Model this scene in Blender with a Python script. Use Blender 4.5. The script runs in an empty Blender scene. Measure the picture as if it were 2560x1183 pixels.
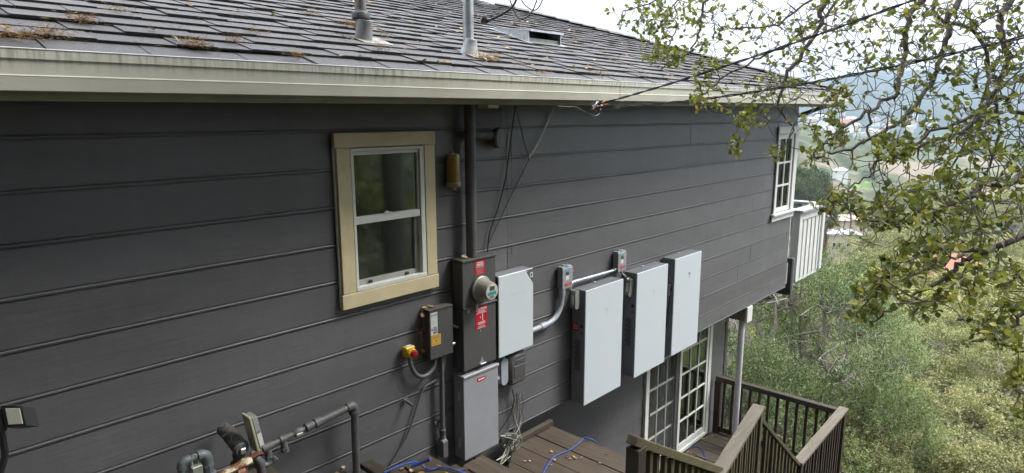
import bpy, bmesh, math, random
import numpy as np
from mathutils import Matrix, Vector

# ------------------------------------------------------------------ camera, sky, sun, exposure
S = bpy.context.scene
COL = S.collection
CAM = np.array([-1.39035, -3.47942, 2.12084])
YAW, PITCH, ROLL, FPX = 0.8236089, -0.18367, -0.0031375, 1605.258
_cy, _sy, _cp, _sp = math.cos(YAW), math.sin(YAW), math.cos(PITCH), math.sin(PITCH)
CF = np.array([_sy * _cp, _cy * _cp, _sp])
_r0 = np.array([_cy, -_sy, 0.0]); _u0 = np.cross(_r0, CF)
CR = math.cos(ROLL) * _r0 + math.sin(ROLL) * _u0
CU = -math.sin(ROLL) * _r0 + math.cos(ROLL) * _u0
cd = bpy.data.cameras.new('camera'); cam = bpy.data.objects.new('camera', cd); COL.objects.link(cam)
cd.sensor_width = 36; cd.lens = FPX / 2560 * 36; cd.clip_start = .05; cd.clip_end = 9000
M = Matrix.Identity(4)
for i in range(3):
    M[i][0] = CR[i]; M[i][1] = CU[i]; M[i][2] = -CF[i]; M[i][3] = CAM[i]
cam.matrix_world = M
S.camera = cam

SUN_EL, SUN_AZ = math.radians(49), math.radians(130)      # azimuth clockwise from +Y
w = bpy.data.worlds.new('World'); S.world = w; w.use_nodes = True
nt = w.node_tree; nt.nodes.clear()
o_ = nt.nodes.new('ShaderNodeOutputWorld'); bg = nt.nodes.new('ShaderNodeBackground')
sky = nt.nodes.new('ShaderNodeTexSky'); sky.sky_type = 'NISHITA'; sky.sun_disc = False
sky.sun_elevation = SUN_EL; sky.sun_rotation = SUN_AZ; sky.dust_density = 2.0; sky.altitude = 100
tc = nt.nodes.new('ShaderNodeTexCoord'); mp = nt.nodes.new('ShaderNodeMapping'); mp.inputs['Scale'].default_value = (1, 1, 2.2)
nz = nt.nodes.new('ShaderNodeTexNoise'); nz.inputs['Scale'].default_value = 2.6; nz.inputs['Detail'].default_value = 6; nz.inputs['Roughness'].default_value = .55
rp = nt.nodes.new('ShaderNodeValToRGB'); rp.color_ramp.elements[0].position = .30; rp.color_ramp.elements[1].position = .62
rp.color_ramp.elements[0].color = (.93, .93, .93, 1)
mx = nt.nodes.new('ShaderNodeMix'); mx.data_type = 'RGBA'
# lit cloud deck, in the sky texture's own units: the standard overcast sky, a third as bright at the horizon as overhead
sx = nt.nodes.new('ShaderNodeSeparateXYZ'); nt.links.new(tc.outputs['Generated'], sx.inputs[0])
mr = nt.nodes.new('ShaderNodeMapRange'); nt.links.new(sx.outputs['Z'], mr.inputs['Value']); mr.inputs['To Min'].default_value = 4.6; mr.inputs['To Max'].default_value = 13.8
vm = nt.nodes.new('ShaderNodeVectorMath'); vm.operation = 'MULTIPLY'; vm.inputs[1].default_value = (.955, .985, 1.05)
n2 = nt.nodes.new('ShaderNodeTexNoise'); n2.inputs['Scale'].default_value = 5.5; n2.inputs['Detail'].default_value = 5; nt.links.new(mp.outputs[0], n2.inputs['Vector'])
m3 = nt.nodes.new('ShaderNodeMapRange'); nt.links.new(n2.outputs['Fac'], m3.inputs['Value']); m3.inputs['From Min'].default_value = .3; m3.inputs['From Max'].default_value = .7; m3.inputs['To Min'].default_value = .80; m3.inputs['To Max'].default_value = 1.2
m4 = nt.nodes.new('ShaderNodeMath'); m4.operation = 'MULTIPLY'; nt.links.new(mr.outputs[0], m4.inputs[0]); nt.links.new(m3.outputs[0], m4.inputs[1]); nt.links.new(m4.outputs[0], vm.inputs[0]); nt.links.new(vm.outputs[0], mx.inputs['B'])
nt.links.new(tc.outputs['Generated'], mp.inputs['Vector']); nt.links.new(mp.outputs[0], nz.inputs['Vector'])
nt.links.new(nz.outputs['Fac'], rp.inputs['Fac']); nt.links.new(rp.outputs['Color'], mx.inputs['Factor'])
nt.links.new(sky.outputs[0], mx.inputs['A']); nt.links.new(mx.outputs['Result'], bg.inputs['Color'])
bg.inputs['Strength'].default_value = .125
nt.links.new(bg.outputs[0], o_.inputs['Surface'])
sd = bpy.data.lights.new('sun', 'SUN'); sd.energy = 2.3; sd.angle = math.radians(20); sd.color = (1, .96, .9)
sun = bpy.data.objects.new('sun', sd); COL.objects.link(sun)
_sv = Vector((math.sin(SUN_AZ) * math.cos(SUN_EL), math.cos(SUN_AZ) * math.cos(SUN_EL), math.sin(SUN_EL)))
sun.rotation_euler = _sv.to_track_quat('Z', 'Y').to_euler(); sun.location = (0, -20, 30)
vs = S.view_settings; vs.view_transform = 'Standard'; vs.look = 'None'; vs.exposure = 1.08; vs.gamma = 1; vs.use_curve_mapping = False
S.cycles.max_bounces = 5; S.cycles.diffuse_bounces = 3; S.cycles.glossy_bounces = 2; S.cycles.transmission_bounces = 3; S.cycles.transparent_max_bounces = 16; S.cycles.caustics_reflective = False; S.cycles.caustics_refractive = False; S.cycles.use_adaptive_sampling = True; S.cycles.adaptive_threshold = .035; S.cycles.volume_bounces = 0
S.cycles.use_denoising = True
S.render.film_transparent = False

# ------------------------------------------------------------------ helpers
RNG = np.random.default_rng(7); random.seed(7)
def ray(px, py): return CF + CR * (px - 1280) / FPX - CU * (py - 591.5) / FPX
def on(px, py, ax, v):
    d = ray(px, py); return CAM + d * ((v - CAM[ax]) / d[ax])
def deep(px, py, d): return CAM + ray(px, py) * d

class MB:
    def __init__(s): s.v = []; s.f = []
    def add(s, v, f):
        o = len(s.v); s.v += [tuple(map(float, p)) for p in v]; s.f += [tuple(i + o for i in q) for q in f]; return s
    def box(s, x0, x1, y0, y1, z0, z1, b=0.0):
        lo = (min(x0, x1), min(y0, y1), min(z0, z1)); hi = (max(x0, x1), max(y0, y1), max(z0, z1))
        if b <= 0:
            v = [(x, y, z) for x in (lo[0], hi[0]) for y in (lo[1], hi[1]) for z in (lo[2], hi[2])]
            return s.add(v, [(0, 1, 3, 2), (4, 6, 7, 5), (0, 4, 5, 1), (2, 3, 7, 6), (0, 2, 6, 4), (1, 5, 7, 3)])
        b = min(b, .45 * min(h - l for l, h in zip(lo, hi)))
        v = []; idx = {}
        for c in range(8):
            sg = [(c >> k) & 1 for k in range(3)]
            for ax in range(3):
                p = []
                for k in range(3):
                    e = hi[k] if sg[k] else lo[k]
                    if k != ax: e += -b if sg[k] else b
                    p.append(e)
                idx[(c, ax)] = len(v); v.append(p)
        f = []
        for ax in range(3):
            a, d = [k for k in range(3) if k != ax]
            for sgn in (0, 1):
                cs = [(sgn << ax), (sgn << ax) | (1 << a), (sgn << ax) | (1 << a) | (1 << d), (sgn << ax) | (1 << d)]
                f.append(tuple(idx[(c, ax)] for c in cs))
        for e in range(3):
            a, d = [k for k in range(3) if k != e]
            for sa in (0, 1):
                for sdd in (0, 1):
                    c0 = (sa << a) | (sdd << d); c1 = c0 | (1 << e)
                    f.append((idx[(c0, a)], idx[(c1, a)], idx[(c1, d)], idx[(c0, d)]))
        for c in range(8): f.append((idx[(c, 0)], idx[(c, 1)], idx[(c, 2)]))
        return s.add(v, f)
    def tube(s, pts, r, n=8, caps=True):
        P = np.asarray(pts, float); m = len(P); R = np.full(m, r) if np.isscalar(r) else np.asarray(r, float)
        T = np.zeros_like(P); T[1:-1] = P[2:] - P[:-2]; T[0] = P[1] - P[0]; T[-1] = P[-1] - P[-2]
        T /= np.linalg.norm(T, axis=1)[:, None] + 1e-12
        a = np.array([0, 0, 1.]) if abs(T[0][2]) < .9 else np.array([1., 0, 0])
        nrm = np.cross(T[0], a); nrm /= np.linalg.norm(nrm)
        v = []; an = np.linspace(0, 2 * math.pi, n, endpoint=False)
        for i in range(m):
            nrm = nrm - T[i] * (nrm @ T[i]); nrm /= np.linalg.norm(nrm) + 1e-12
            bn = np.cross(T[i], nrm)
            for t in an: v.append(P[i] + R[i] * (math.cos(t) * nrm + math.sin(t) * bn))
        f = [(i * n + j, i * n + (j + 1) % n, (i + 1) * n + (j + 1) % n, (i + 1) * n + j) for i in range(m - 1) for j in range(n)]
        if caps: f += [tuple(range(n))[::-1], tuple((m - 1) * n + j for j in range(n))]
        return s.add(v, f)
    def prism(s, poly, ax, c0, c1):
        n = len(poly); v = []
        for c in (c0, c1):
            for (a, b) in poly:
                p = [a, b]; p.insert(ax, c); v.append(p)
        return s.add(v, [tuple(range(n))[::-1], tuple(range(n, 2 * n))] + [(i, (i + 1) % n, n + (i + 1) % n, n + i) for i in range(n)])
    def lathe(s, prof, org, axis, n=20):
        axis = np.asarray(axis, float); axis /= np.linalg.norm(axis)
        a = np.array([0, 0, 1.]) if abs(axis[2]) < .9 else np.array([1., 0, 0])
        e1 = np.cross(axis, a); e1 /= np.linalg.norm(e1); e2 = np.cross(axis, e1); v = []
        for (r, h) in prof:
            for k in range(n):
                t = 2 * math.pi * k / n; v.append(np.asarray(org) + axis * h + r * (math.cos(t) * e1 + math.sin(t) * e2))
        m = len(prof)
        f = [(i * n + j, i * n + (j + 1) % n, (i + 1) * n + (j + 1) % n, (i + 1) * n + j) for i in range(m - 1) for j in range(n)]
        f += [tuple(range(n))[::-1], tuple((m - 1) * n + j for j in range(n))]
        return s.add(v, f)

def mesh_of(mb, mat, smooth=False, name='mesh', fix=True):
    me = bpy.data.meshes.new(name); me.from_pydata(mb.v, [], mb.f)
    if fix:
        bm = bmesh.new(); bm.from_mesh(me); bmesh.ops.recalc_face_normals(bm, faces=bm.faces); bm.to_mesh(me); bm.free()
    if mat: me.materials.append(mat)
    if smooth:
        me.shade_smooth(); me.set_sharp_from_angle(angle=math.radians(38))
    me.update(); return me
def link(name, data, parent=None, loc=None):
    o = bpy.data.objects.new(name, data); COL.objects.link(o)
    if parent is not None:
        o.parent = parent
        if loc is None and parent.get('_world'): loc = tuple(-c for c in parent.location)
    if loc is not None: o.location = loc
    return o
def obj(name, mb, mat, parent=None, smooth=False, loc=None):
    return link(name, mesh_of(mb, mat, smooth, name), parent, loc)
def thing(name, label, cat, loc=(0, 0, 0), group=None, world=True):
    o = bpy.data.objects.new(name, None); COL.objects.link(o); o.location = tuple(map(float, loc)); o.empty_display_size = .1
    o['label'] = label; o['category'] = cat
    if group: o['group'] = group
    if world: o['_world'] = 1
    return o
def tag(o, label, cat, group=None):
    o['label'] = label; o['category'] = cat
    if group: o['group'] = group
    return o
def struct(o): o['kind'] = 'structure'; return o
def copy_tree(o, parent=None):
    c = o.copy(); COL.objects.link(c)
    if parent is not None: c.parent = parent
    for ch in o.children: copy_tree(ch, c)
    return c
def np_mesh(name, V, F, mat, attr=None, smooth=False):
    """V (n,3), F (m,k) constant k"""
    me = bpy.data.meshes.new(name); V = np.asarray(V, np.float32); F = np.asarray(F, np.int32); k = F.shape[1]
    me.vertices.add(len(V)); me.vertices.foreach_set('co', V.ravel())
    me.loops.add(F.size); me.loops.foreach_set('vertex_index', F.ravel())
    me.polygons.add(len(F)); me.polygons.foreach_set('loop_start', np.arange(0, F.size, k, dtype=np.int32))
    if attr is not None:
        a = me.attributes.new('rnd', 'FLOAT', 'FACE'); a.data.foreach_set('value', np.asarray(attr, np.float32))
    me.update(calc_edges=True)
    if smooth: me.shade_smooth()
    if mat: me.materials.append(mat)
    return me

# ------------------------------------------------------------------ materials
def nodes(name):
    m = bpy.data.materials.new(name); m.use_nodes = True; t = m.node_tree
    return m, t, t.nodes['Principled BSDF']
def N(t, typ, **kw):
    n = t.nodes.new(typ)
    for k, v in kw.items():
        if k in n.inputs: n.inputs[k].default_value = v
        else: setattr(n, k, v)
    return n
def mixc(t, fac, a, b):
    m = t.nodes.new('ShaderNodeMix'); m.data_type = 'RGBA'
    for key, val in (('Factor', fac), ('A', a), ('B', b)):
        if hasattr(val, 'is_output'): t.links.new(val, m.inputs[key])
        elif key == 'Factor': m.inputs[key].default_value = val
        else: m.inputs[key].default_value = (*val, 1) if len(val) == 3 else val
    return m.outputs['Result']
def math_(t, op, a, b=0.0, c=None):
    m = t.nodes.new('ShaderNodeMath'); m.operation = op
    for i, v in enumerate((a, b) if c is None else (a, b, c)):
        if hasattr(v, 'is_output'): t.links.new(v, m.inputs[i])
        else: m.inputs[i].default_value = v
    return m.outputs[0]
def ramp(t, fac, p0, p1, c0=(0, 0, 0, 1), c1=(1, 1, 1, 1)):
    r = t.nodes.new('ShaderNodeValToRGB'); e = r.color_ramp.elements
    e[0].position = p0; e[1].position = p1; e[0].color = c0; e[1].color = c1
    t.links.new(fac, r.inputs['Fac']); return r.outputs['Color']
def noise(t, scale, detail=4, rough=.55, stretch=(1, 1, 1), src='Object'):
    c = t.nodes.new('ShaderNodeTexCoord'); mp = t.nodes.new('ShaderNodeMapping'); mp.inputs['Scale'].default_value = stretch
    n = N(t, 'ShaderNodeTexNoise', Scale=scale, Detail=detail, Roughness=rough)
    t.links.new(c.outputs[src], mp.inputs['Vector']); t.links.new(mp.outputs[0], n.inputs['Vector']); return n.outputs['Fac']
def bump(t, p, h, strength=.2, dist=.01):
    b = N(t, 'ShaderNodeBump', Strength=strength, Distance=dist); t.links.new(h, b.inputs['Height']); t.links.new(b.outputs[0], p.inputs['Normal'])
MATS = {}
def mat(name, col, rough=.6, metal=0.0, col2=None, scale=6, stretch=(1, 1, 1), lo=.35, hi=.7, bumps=0.0, bscale=60, bstretch=None, spec=.5, rvar=0.12):
    if name in MATS: return MATS[name]
    m, t, p = nodes(name); p.inputs['Roughness'].default_value = rough; p.inputs['Metallic'].default_value = metal
    p.inputs['Specular IOR Level'].default_value = spec
    c2 = col2 or tuple(c * .72 for c in col)
    n = noise(t, scale, 6, .6, stretch)
    t.links.new(mixc(t, ramp(t, n, lo, hi), c2, col), p.inputs['Base Color'])
    if rvar:
        t.links.new(math_(t, 'MULTIPLY_ADD', noise(t, scale * 2.3, 3), rvar * 2, rough - rvar), p.inputs['Roughness'])
    if bumps: bump(t, p, noise(t, bscale, 5, .6, bstretch or stretch), bumps)
    MATS[name] = m; return m

# painted clapboard
def paint_mat(name, col):
    m, t, p = nodes(name)
    a = ramp(t, noise(t, 2.2, 5, .6, (.5, 1, 1.6)), .3, .72)
    base = mixc(t, a, tuple(c * .86 for c in col), tuple(c * 1.1 for c in col))
    dust = ramp(t, noise(t, 9, 7, .7, (.35, 1, 1)), .52, .80)
    base = mixc(t, math_(t, 'MULTIPLY', dust, .22), base, (.2, .2, .18))
    streak = ramp(t, noise(t, 7, 5, .65, (2.2, 1, .12)), .50, .78)
    base = mixc(t, math_(t, 'MULTIPLY', streak, .13), base, tuple(c * 1.7 for c in col))
    speck = ramp(t, noise(t, 95, 2, .5, (1, 1, .55)), .765, .79)
    base = mixc(t, math_(t, 'MULTIPLY', speck, .4), base, (.5, .5, .46))
    oi = t.nodes.new('ShaderNodeObjectInfo'); hs = N(t, 'ShaderNodeHueSaturation'); t.links.new(math_(t, 'MULTIPLY_ADD', oi.outputs['Random'], .16, .92), hs.inputs['Value']); t.links.new(base, hs.inputs['Color'])
    t.links.new(hs.outputs[0], p.inputs['Base Color'])
    t.links.new(math_(t, 'MULTIPLY_ADD', noise(t, 5, 4), .2, .32), p.inputs['Roughness'])
    p.inputs['Specular IOR Level'].default_value = .6
    h = math_(t, 'ADD', math_(t, 'MULTIPLY', noise(t, 26, 6, .65, (.10, 1, 1.6)), .8), math_(t, 'MULTIPLY', noise(t, 3.5, 3), 1.6))
    bump(t, p, h, .22, .012); return m
PAINT = paint_mat('dark grey wall paint', (.120, .120, .126))
PAINT2 = mat('dark grey paint on metal', (.085, .084, .084), .5, 0, (.07, .069, .068), 5, bumps=.05, bscale=40)
GUNMETAL = mat('grey enamel', (.30, .31, .335), .42, 0, (.26, .27, .29), 4, bumps=.02)
CABSIDE = mat('cabinet grey', (.215, .22, .245), .45, 0, (.18, .185, .205), 3)
CABTOP = mat('cabinet top grey', (.16, .165, .18), .55, 0, (.12, .125, .135), 6)
CREAM = mat('cream trim paint', (.70, .61, .39), .55, 0, (.60, .51, .31), 7, (1, 1, 1), bumps=.12, bscale=45, bstretch=(2, 1, .3))
WHITE = mat('white paint', (.74, .75, .73), .45, 0, (.64, .65, .62), 6)
VINYL = mat('white vinyl', (.76, .78, .74), .35, 0, (.68, .70, .64), 5)
STEEL = mat('galvanised steel', (.52, .55, .57), .42, .7, (.36, .39, .41), 22, lo=.3, hi=.7)
CHROME = mat('bright steel', (.66, .68, .70), .28, .9, (.5, .52, .54), 12)
PVC = mat('grey pvc', (.36, .39, .43), .4, 0, (.31, .335, .37), 6)
PIPEGREY = mat('painted pipe', (.12, .12, .124), .5, 0, (.085, .084, .082), 12, bumps=.15, bscale=50)
PIPEBLUE = mat('bluish painted pipe', (.15, .175, .19), .45, 0, (.10, .115, .12), 14, bumps=.15, bscale=60)
ZINC = mat('zinc casting', (.34, .36, .31), .45, .4, (.24, .25, .21), 16)
BLACK = mat('black rubber', (.012, .012, .014), .45, 0, (.02, .02, .02), 8)
CABLEW = mat('weathered pale cable', (.58, .58, .48), .55, 0, (.36, .36, .29), 14)
CREAMWIRE = mat('cream cable', (.80, .80, .70), .5, 0, (.7, .7, .6), 14)
BLUE = mat('blue cable jacket', (.035, .10, .42), .4, 0, (.03, .075, .30), 9)
RED = mat('red label vinyl', (.46, .012, .03), .4, 0, (.38, .012, .025), 9, rvar=.05)
REDP = mat('red plastic', (.42, .01, .015), .35)
YEL = mat('yellow plastic', (.72, .45, .015), .4, 0, (.62, .37, .012), 9)
ORANGE = mat('yellow sticker', (.62, .40, .075), .5, 0, (.52, .32, .06), 16)
PRINT = mat('white print', (.80, .80, .78), .5, rvar=0)
DPRINT = mat('grey print', (.055, .055, .06), .5, rvar=0)
GPRINT = mat('faint grey print', (.50, .52, .53), .4, rvar=0)
LABELW = mat('white sticker', (.68, .69, .66), .5, 0, (.58, .58, .54), 30)
TEAL = mat('teal sticker', (.02, .30, .29), .45)
CYAN = mat('cyan print', (.05, .38, .52), .45)
RUST = mat('rust', (.16, .055, .022), .8, 0, (.07, .03, .018), 24, bumps=.4, bscale=60)
RUSTCREAM = mat('chipped cream enamel', (.60, .53, .36), .5, 0, (.16, .06, .025), 14, lo=.44, hi=.54, bumps=.2)
SOIL = mat('soil', (.075, .055, .038), .9, 0, (.04, .03, .022), 3, bumps=.5, bscale=12)
def glass_panel():
    m, t, p = nodes('white glass front'); p.inputs['Roughness'].default_value = .22
    n = ramp(t, noise(t, 1.6, 3, .5, (1, 1, .6)), .3, .75)
    t.links.new(mixc(t, n, (.54, .60, .63), (.555, .615, .645)), p.inputs['Base Color'])
    t.links.new(math_(t, 'MULTIPLY_ADD', noise(t, 1.5, 2), .03, .28), p.inputs['Roughness'])
    p.inputs['Specular IOR Level'].default_value = .35; return m
GLASSW = glass_panel()
def wood(name, c1, c2, moss=0.0, along=1):
    m, t, p = nodes(name); st = [14, 14, 14]; st[along] = 1.1
    oi = t.nodes.new('ShaderNodeObjectInfo')
    c = t.nodes.new('ShaderNodeTexCoord'); mp = t.nodes.new('ShaderNodeMapping'); mp.inputs['Scale'].default_value = st
    ad = t.nodes.new('ShaderNodeVectorMath'); ad.operation = 'ADD'
    cb = t.nodes.new('ShaderNodeCombineXYZ')
    for k in range(3): t.links.new(math_(t, 'MULTIPLY', oi.outputs['Random'], 37.0 + k * 11), cb.inputs[k])
    t.links.new(c.outputs['Object'], ad.inputs[0]); t.links.new(cb.outputs[0], ad.inputs[1]); t.links.new(ad.outputs[0], mp.inputs['Vector'])
    n = N(t, 'ShaderNodeTexNoise', Scale=2.4, Detail=8, Roughness=.66); t.links.new(mp.outputs[0], n.inputs['Vector'])
    base = mixc(t, ramp(t, n.outputs['Fac'], .32, .7), c2, c1)
    base = mixc(t, ramp(t, noise(t, 3.2, 5, .65), .4, .75), base, tuple(x * .6 for x in c1))
    if moss: base = mixc(t, math_(t, 'MULTIPLY', ramp(t, noise(t, 7, 6, .7), .42, .66), moss), base, (.115, .12, .045))
    vb = math_(t, 'MULTIPLY_ADD', oi.outputs['Random'], .45, .78)
    hs = N(t, 'ShaderNodeHueSaturation'); t.links.new(vb, hs.inputs['Value']); t.links.new(base, hs.inputs['Color'])
    t.links.new(hs.outputs[0], p.inputs['Base Color']); p.inputs['Roughness'].default_value = .72
    bump(t, p, n.outputs['Fac'], .45, .006); return m
DECK = wood('weathered deck board', (.088, .062, .043), (.034, .024, .018), .1, 1)
DECKX = wood('weathered deck board lengthwise', (.075, .056, .042), (.034, .027, .022), .1, 0)
RAILX = wood('sun-bleached rail cap', (.20, .172, .138), (.095, .08, .062), .08, 0)
RAILY = wood('dark rail cap', (.10, .075, .06), (.045, .033, .028), .05, 1)
MOSSY = wood('mossy rail', (.15, .12, .07), (.065, .048, .03), .7, 0)
BALD = wood('dark baluster', (.068, .048, .036), (.03, .022, .018), .14, 2)
BALM = wood('mossy baluster', (.10, .082, .05), (.045, .034, .022), .45, 2)
def gutter_mat():
    m, t, p = nodes('weathered gutter paint'); c = t.nodes.new('ShaderNodeTexCoord'); sp = t.nodes.new('ShaderNodeSeparateXYZ')
    t.links.new(c.outputs['Object'], sp.inputs[0])
    rel = math_(t, 'SUBTRACT', math_(t, 'MULTIPLY_ADD', sp.outputs['X'], .0068, 2.372), sp.outputs['Z'])
    band = ramp(t, rel, .012, .085, (1, 1, 1, 1), (0, 0, 0, 1))
    drip = ramp(t, noise(t, 34, 5, .65, (1, .1, .10)), .45, .66)
    big = ramp(t, noise(t, 1.3, 3), .3, .7)
    f = math_(t, 'MULTIPLY', math_(t, 'MULTIPLY', band, drip), math_(t, 'MULTIPLY_ADD', big, .8, .25))
    base = mixc(t, ramp(t, noise(t, 4, 6, .6), .3, .7), (.50, .495, .41), (.60, .595, .51))
    base = mixc(t, math_(t, 'MULTIPLY', f, .95), base, (.09, .092, .06))
    fleck = ramp(t, noise(t, 60, 4, .6), .66, .74)
    base = mixc(t, math_(t, 'MULTIPLY', fleck, .35), base, (.15, .15, .11))
    t.links.new(base, p.inputs['Base Color']); p.inputs['Roughness'].default_value = .5
    bump(t, p, noise(t, 3, 3), .06); return m
GUTTER = gutter_mat()
EAVE = mat('eave paint', (.44, .43, .30), .6, 0, (.34, .33, .22), 6)
def shingle_mat():
    m, t, p = nodes('asphalt shingle granules'); oi = t.nodes.new('ShaderNodeObjectInfo'); ge = t.nodes.new('ShaderNodeNewGeometry')
    r = math_(t, 'FRACT', math_(t, 'ADD', oi.outputs['Random'], ge.outputs['Random Per Island']))
    gr = ramp(t, math_(t, 'ADD', math_(t, 'MULTIPLY', noise(t, 75, 5, .8), .62), math_(t, 'MULTIPLY', noise(t, 260, 2, .8), .38)), .38, .64)
    base = mixc(t, gr, (.042, .043, .048), (.205, .206, .217))
    warm = ramp(t, noise(t, 1.1, 4, .6), .4, .8)
    base = mixc(t, math_(t, 'MULTIPLY', warm, .45), base, (.15, .135, .12))
    hs = N(t, 'ShaderNodeHueSaturation'); t.links.new(math_(t, 'MULTIPLY_ADD', r, .22, .86), hs.inputs['Value']); t.links.new(base, hs.inputs['Color'])
    t.links.new(hs.outputs[0], p.inputs['Base Color']); p.inputs['Roughness'].default_value = .78
    bump(t, p, noise(t, 230, 2, .8), .5, .004); return m
SHINGLE = shingle_mat()
ASPHALT_SHADOW = mat('asphalt edge with shadow line', (.010, .010, .012), .9, 0, (.02, .019, .018), 30, rvar=0)  # black asphalt front edge, also paints the shadow line under each course
def pane_mat(name, tint, frost=0.0, extra=.13, ior=1.9):
    m, t, p = nodes(name); t.nodes.remove(p); out = t.nodes['Material Output']
    g = N(t, 'ShaderNodeBsdfGlossy', Roughness=.055); g.inputs['Color'].default_value = (.82, .95, .86, 1)
    tr = N(t, 'ShaderNodeBsdfTransparent'); tr.inputs['Color'].default_value = (*tint, 1)
    fr = N(t, 'ShaderNodeFresnel', IOR=ior); mxs = t.nodes.new('ShaderNodeMixShader')
    t.links.new(math_(t, 'ADD', fr.outputs[0], extra), mxs.inputs[0]); t.links.new(tr.outputs[0], mxs.inputs[1]); t.links.new(g.outputs[0], mxs.inputs[2])
    last = mxs.outputs[0]
    if frost:
        df = N(t, 'ShaderNodeBsdfDiffuse'); df.inputs['Color'].default_value = (.10, .12, .11, 1)
        m2 = t.nodes.new('ShaderNodeMixShader'); m2.inputs[0].default_value = frost
        t.links.new(last, m2.inputs[1]); t.links.new(df.outputs[0], m2.inputs[2]); last = m2.outputs[0]
    t.links.new(last, out.inputs['Surface']); return m
PANE = pane_mat('window pane', (.55, .63, .58), .02)
PANE2 = pane_mat('clear window pane', (.9, .9, .88), 0, 0, 1.22)
SCREEN = pane_mat('insect screen over pane', (.80, .82, .80), .10)
def mesh_mat():
    m, t, p = nodes('door insect screen'); t.nodes.remove(p); tr = N(t, 'ShaderNodeBsdfTransparent'); df = N(t, 'ShaderNodeBsdfDiffuse'); df.inputs['Color'].default_value = (.16, .165, .16, 1)
    mxs = t.nodes.new('ShaderNodeMixShader'); mxs.inputs[0].default_value = .3; t.links.new(tr.outputs[0], mxs.inputs[1]); t.links.new(df.outputs[0], mxs.inputs[2]); t.links.new(mxs.outputs[0], t.nodes['Material Output'].inputs['Surface']); return m
SCREENMESH = mesh_mat()
def leaf_mat(name, cols, rough=.5, trans=.25, attr='rnd'):
    m, t, p = nodes(name); out = t.nodes['Material Output']
    a = N(t, 'ShaderNodeAttribute'); a.attribute_name = attr
    r = t.nodes.new('ShaderNodeValToRGB'); e = r.color_ramp.elements
    while len(e) < len(cols): e.new(.5)
    for i, (pos, c) in enumerate(cols): e[i].position = pos; e[i].color = (*c, 1)
    t.links.new(a.outputs['Fac'], r.inputs['Fac']); t.links.new(r.outputs['Color'], p.inputs['Base Color'])
    p.inputs['Roughness'].default_value = rough
    tl = N(t, 'ShaderNodeBsdfTranslucent'); t.links.new(mixc(t, .5, r.outputs['Color'], (.20, .24, .03)), tl.inputs['Color'])
    mxs = t.nodes.new('ShaderNodeMixShader'); mxs.inputs[0].default_value = trans
    t.links.new(p.outputs[0], mxs.inputs[1]); t.links.new(tl.outputs[0], mxs.inputs[2]); t.links.new(mxs.outputs[0], out.inputs['Surface'])
    return m
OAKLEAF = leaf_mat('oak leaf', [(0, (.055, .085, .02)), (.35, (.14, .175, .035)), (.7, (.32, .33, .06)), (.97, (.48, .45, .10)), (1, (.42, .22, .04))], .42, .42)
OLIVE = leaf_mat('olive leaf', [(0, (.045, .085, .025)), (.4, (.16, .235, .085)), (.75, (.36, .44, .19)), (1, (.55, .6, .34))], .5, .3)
OLIVED = leaf_mat('dark olive leaf', [(0, (.03, .062, .02)), (.4, (.10, .165, .06)), (.75, (.24, .32, .14)), (1, (.44, .5, .28))], .5, .25)  # darker green leaf variant for some of the olives
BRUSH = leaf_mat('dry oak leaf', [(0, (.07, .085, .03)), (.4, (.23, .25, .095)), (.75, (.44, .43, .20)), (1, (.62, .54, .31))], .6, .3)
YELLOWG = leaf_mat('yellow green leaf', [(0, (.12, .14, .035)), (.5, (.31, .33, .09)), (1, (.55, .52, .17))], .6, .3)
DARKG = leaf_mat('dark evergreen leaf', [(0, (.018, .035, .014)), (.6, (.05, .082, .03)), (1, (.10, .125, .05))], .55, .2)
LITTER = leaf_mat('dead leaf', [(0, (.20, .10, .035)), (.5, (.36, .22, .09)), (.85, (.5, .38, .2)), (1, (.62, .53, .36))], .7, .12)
NEEDLE = leaf_mat('dry needle', [(0, (.16, .075, .025)), (.6, (.34, .18, .06)), (1, (.48, .30, .12))], .7, .1)
BARK = mat('oak bark', (.20, .175, .155), .85, 0, (.09, .076, .067), 22, (1, 1, .5), bumps=.6, bscale=45)
BARKPALE = mat('pale bare twig', (.42, .39, .34), .85, 0, (.26, .235, .20), 18, bumps=.3)
# ------------------------------------------------------------------ terrain
def vnoise(x, y, seed=0):
    g = np.random.default_rng(seed).random((256, 256)); x = np.asarray(x, float); y = np.asarray(y, float)
    xi = np.floor(x).astype(int); yi = np.floor(y).astype(int); fx = x - xi; fy = y - yi
    fx = fx * fx * (3 - 2 * fx); fy = fy * fy * (3 - 2 * fy)
    a = g[xi % 256, yi % 256]; b = g[(xi + 1) % 256, yi % 256]; c = g[xi % 256, (yi + 1) % 256]; d = g[(xi + 1) % 256, (yi + 1) % 256]
    return (a * (1 - fx) + b * fx) * (1 - fy) + (c * (1 - fx) + d * fx) * fy
_gx = [-4000, -60, -20, -5, -1.4, 0, 1, 2, 3.5, 6, 8, 15, 25, 40, 60, 100, 150, 250, 400, 700, 6000]
_gz = [30, 12, 4.5, .9, .10, -.45, -.85, -1.4, -2.6, -3.9, -4.6, -9, -13, -16, -19, -24.5, -31, -43, -56, -60, -60]
def ground_z(x, y):
    x = np.asarray(x, float); y = np.asarray(y, float)
    z = np.interp(x, _gx, _gz)
    up = np.clip(-4.3 - y, 0, 40) * .42 * np.clip((5 - x) / 5, 0, 1) * np.clip((x + 60) / 40, 0, 1)
    return z + up
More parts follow.
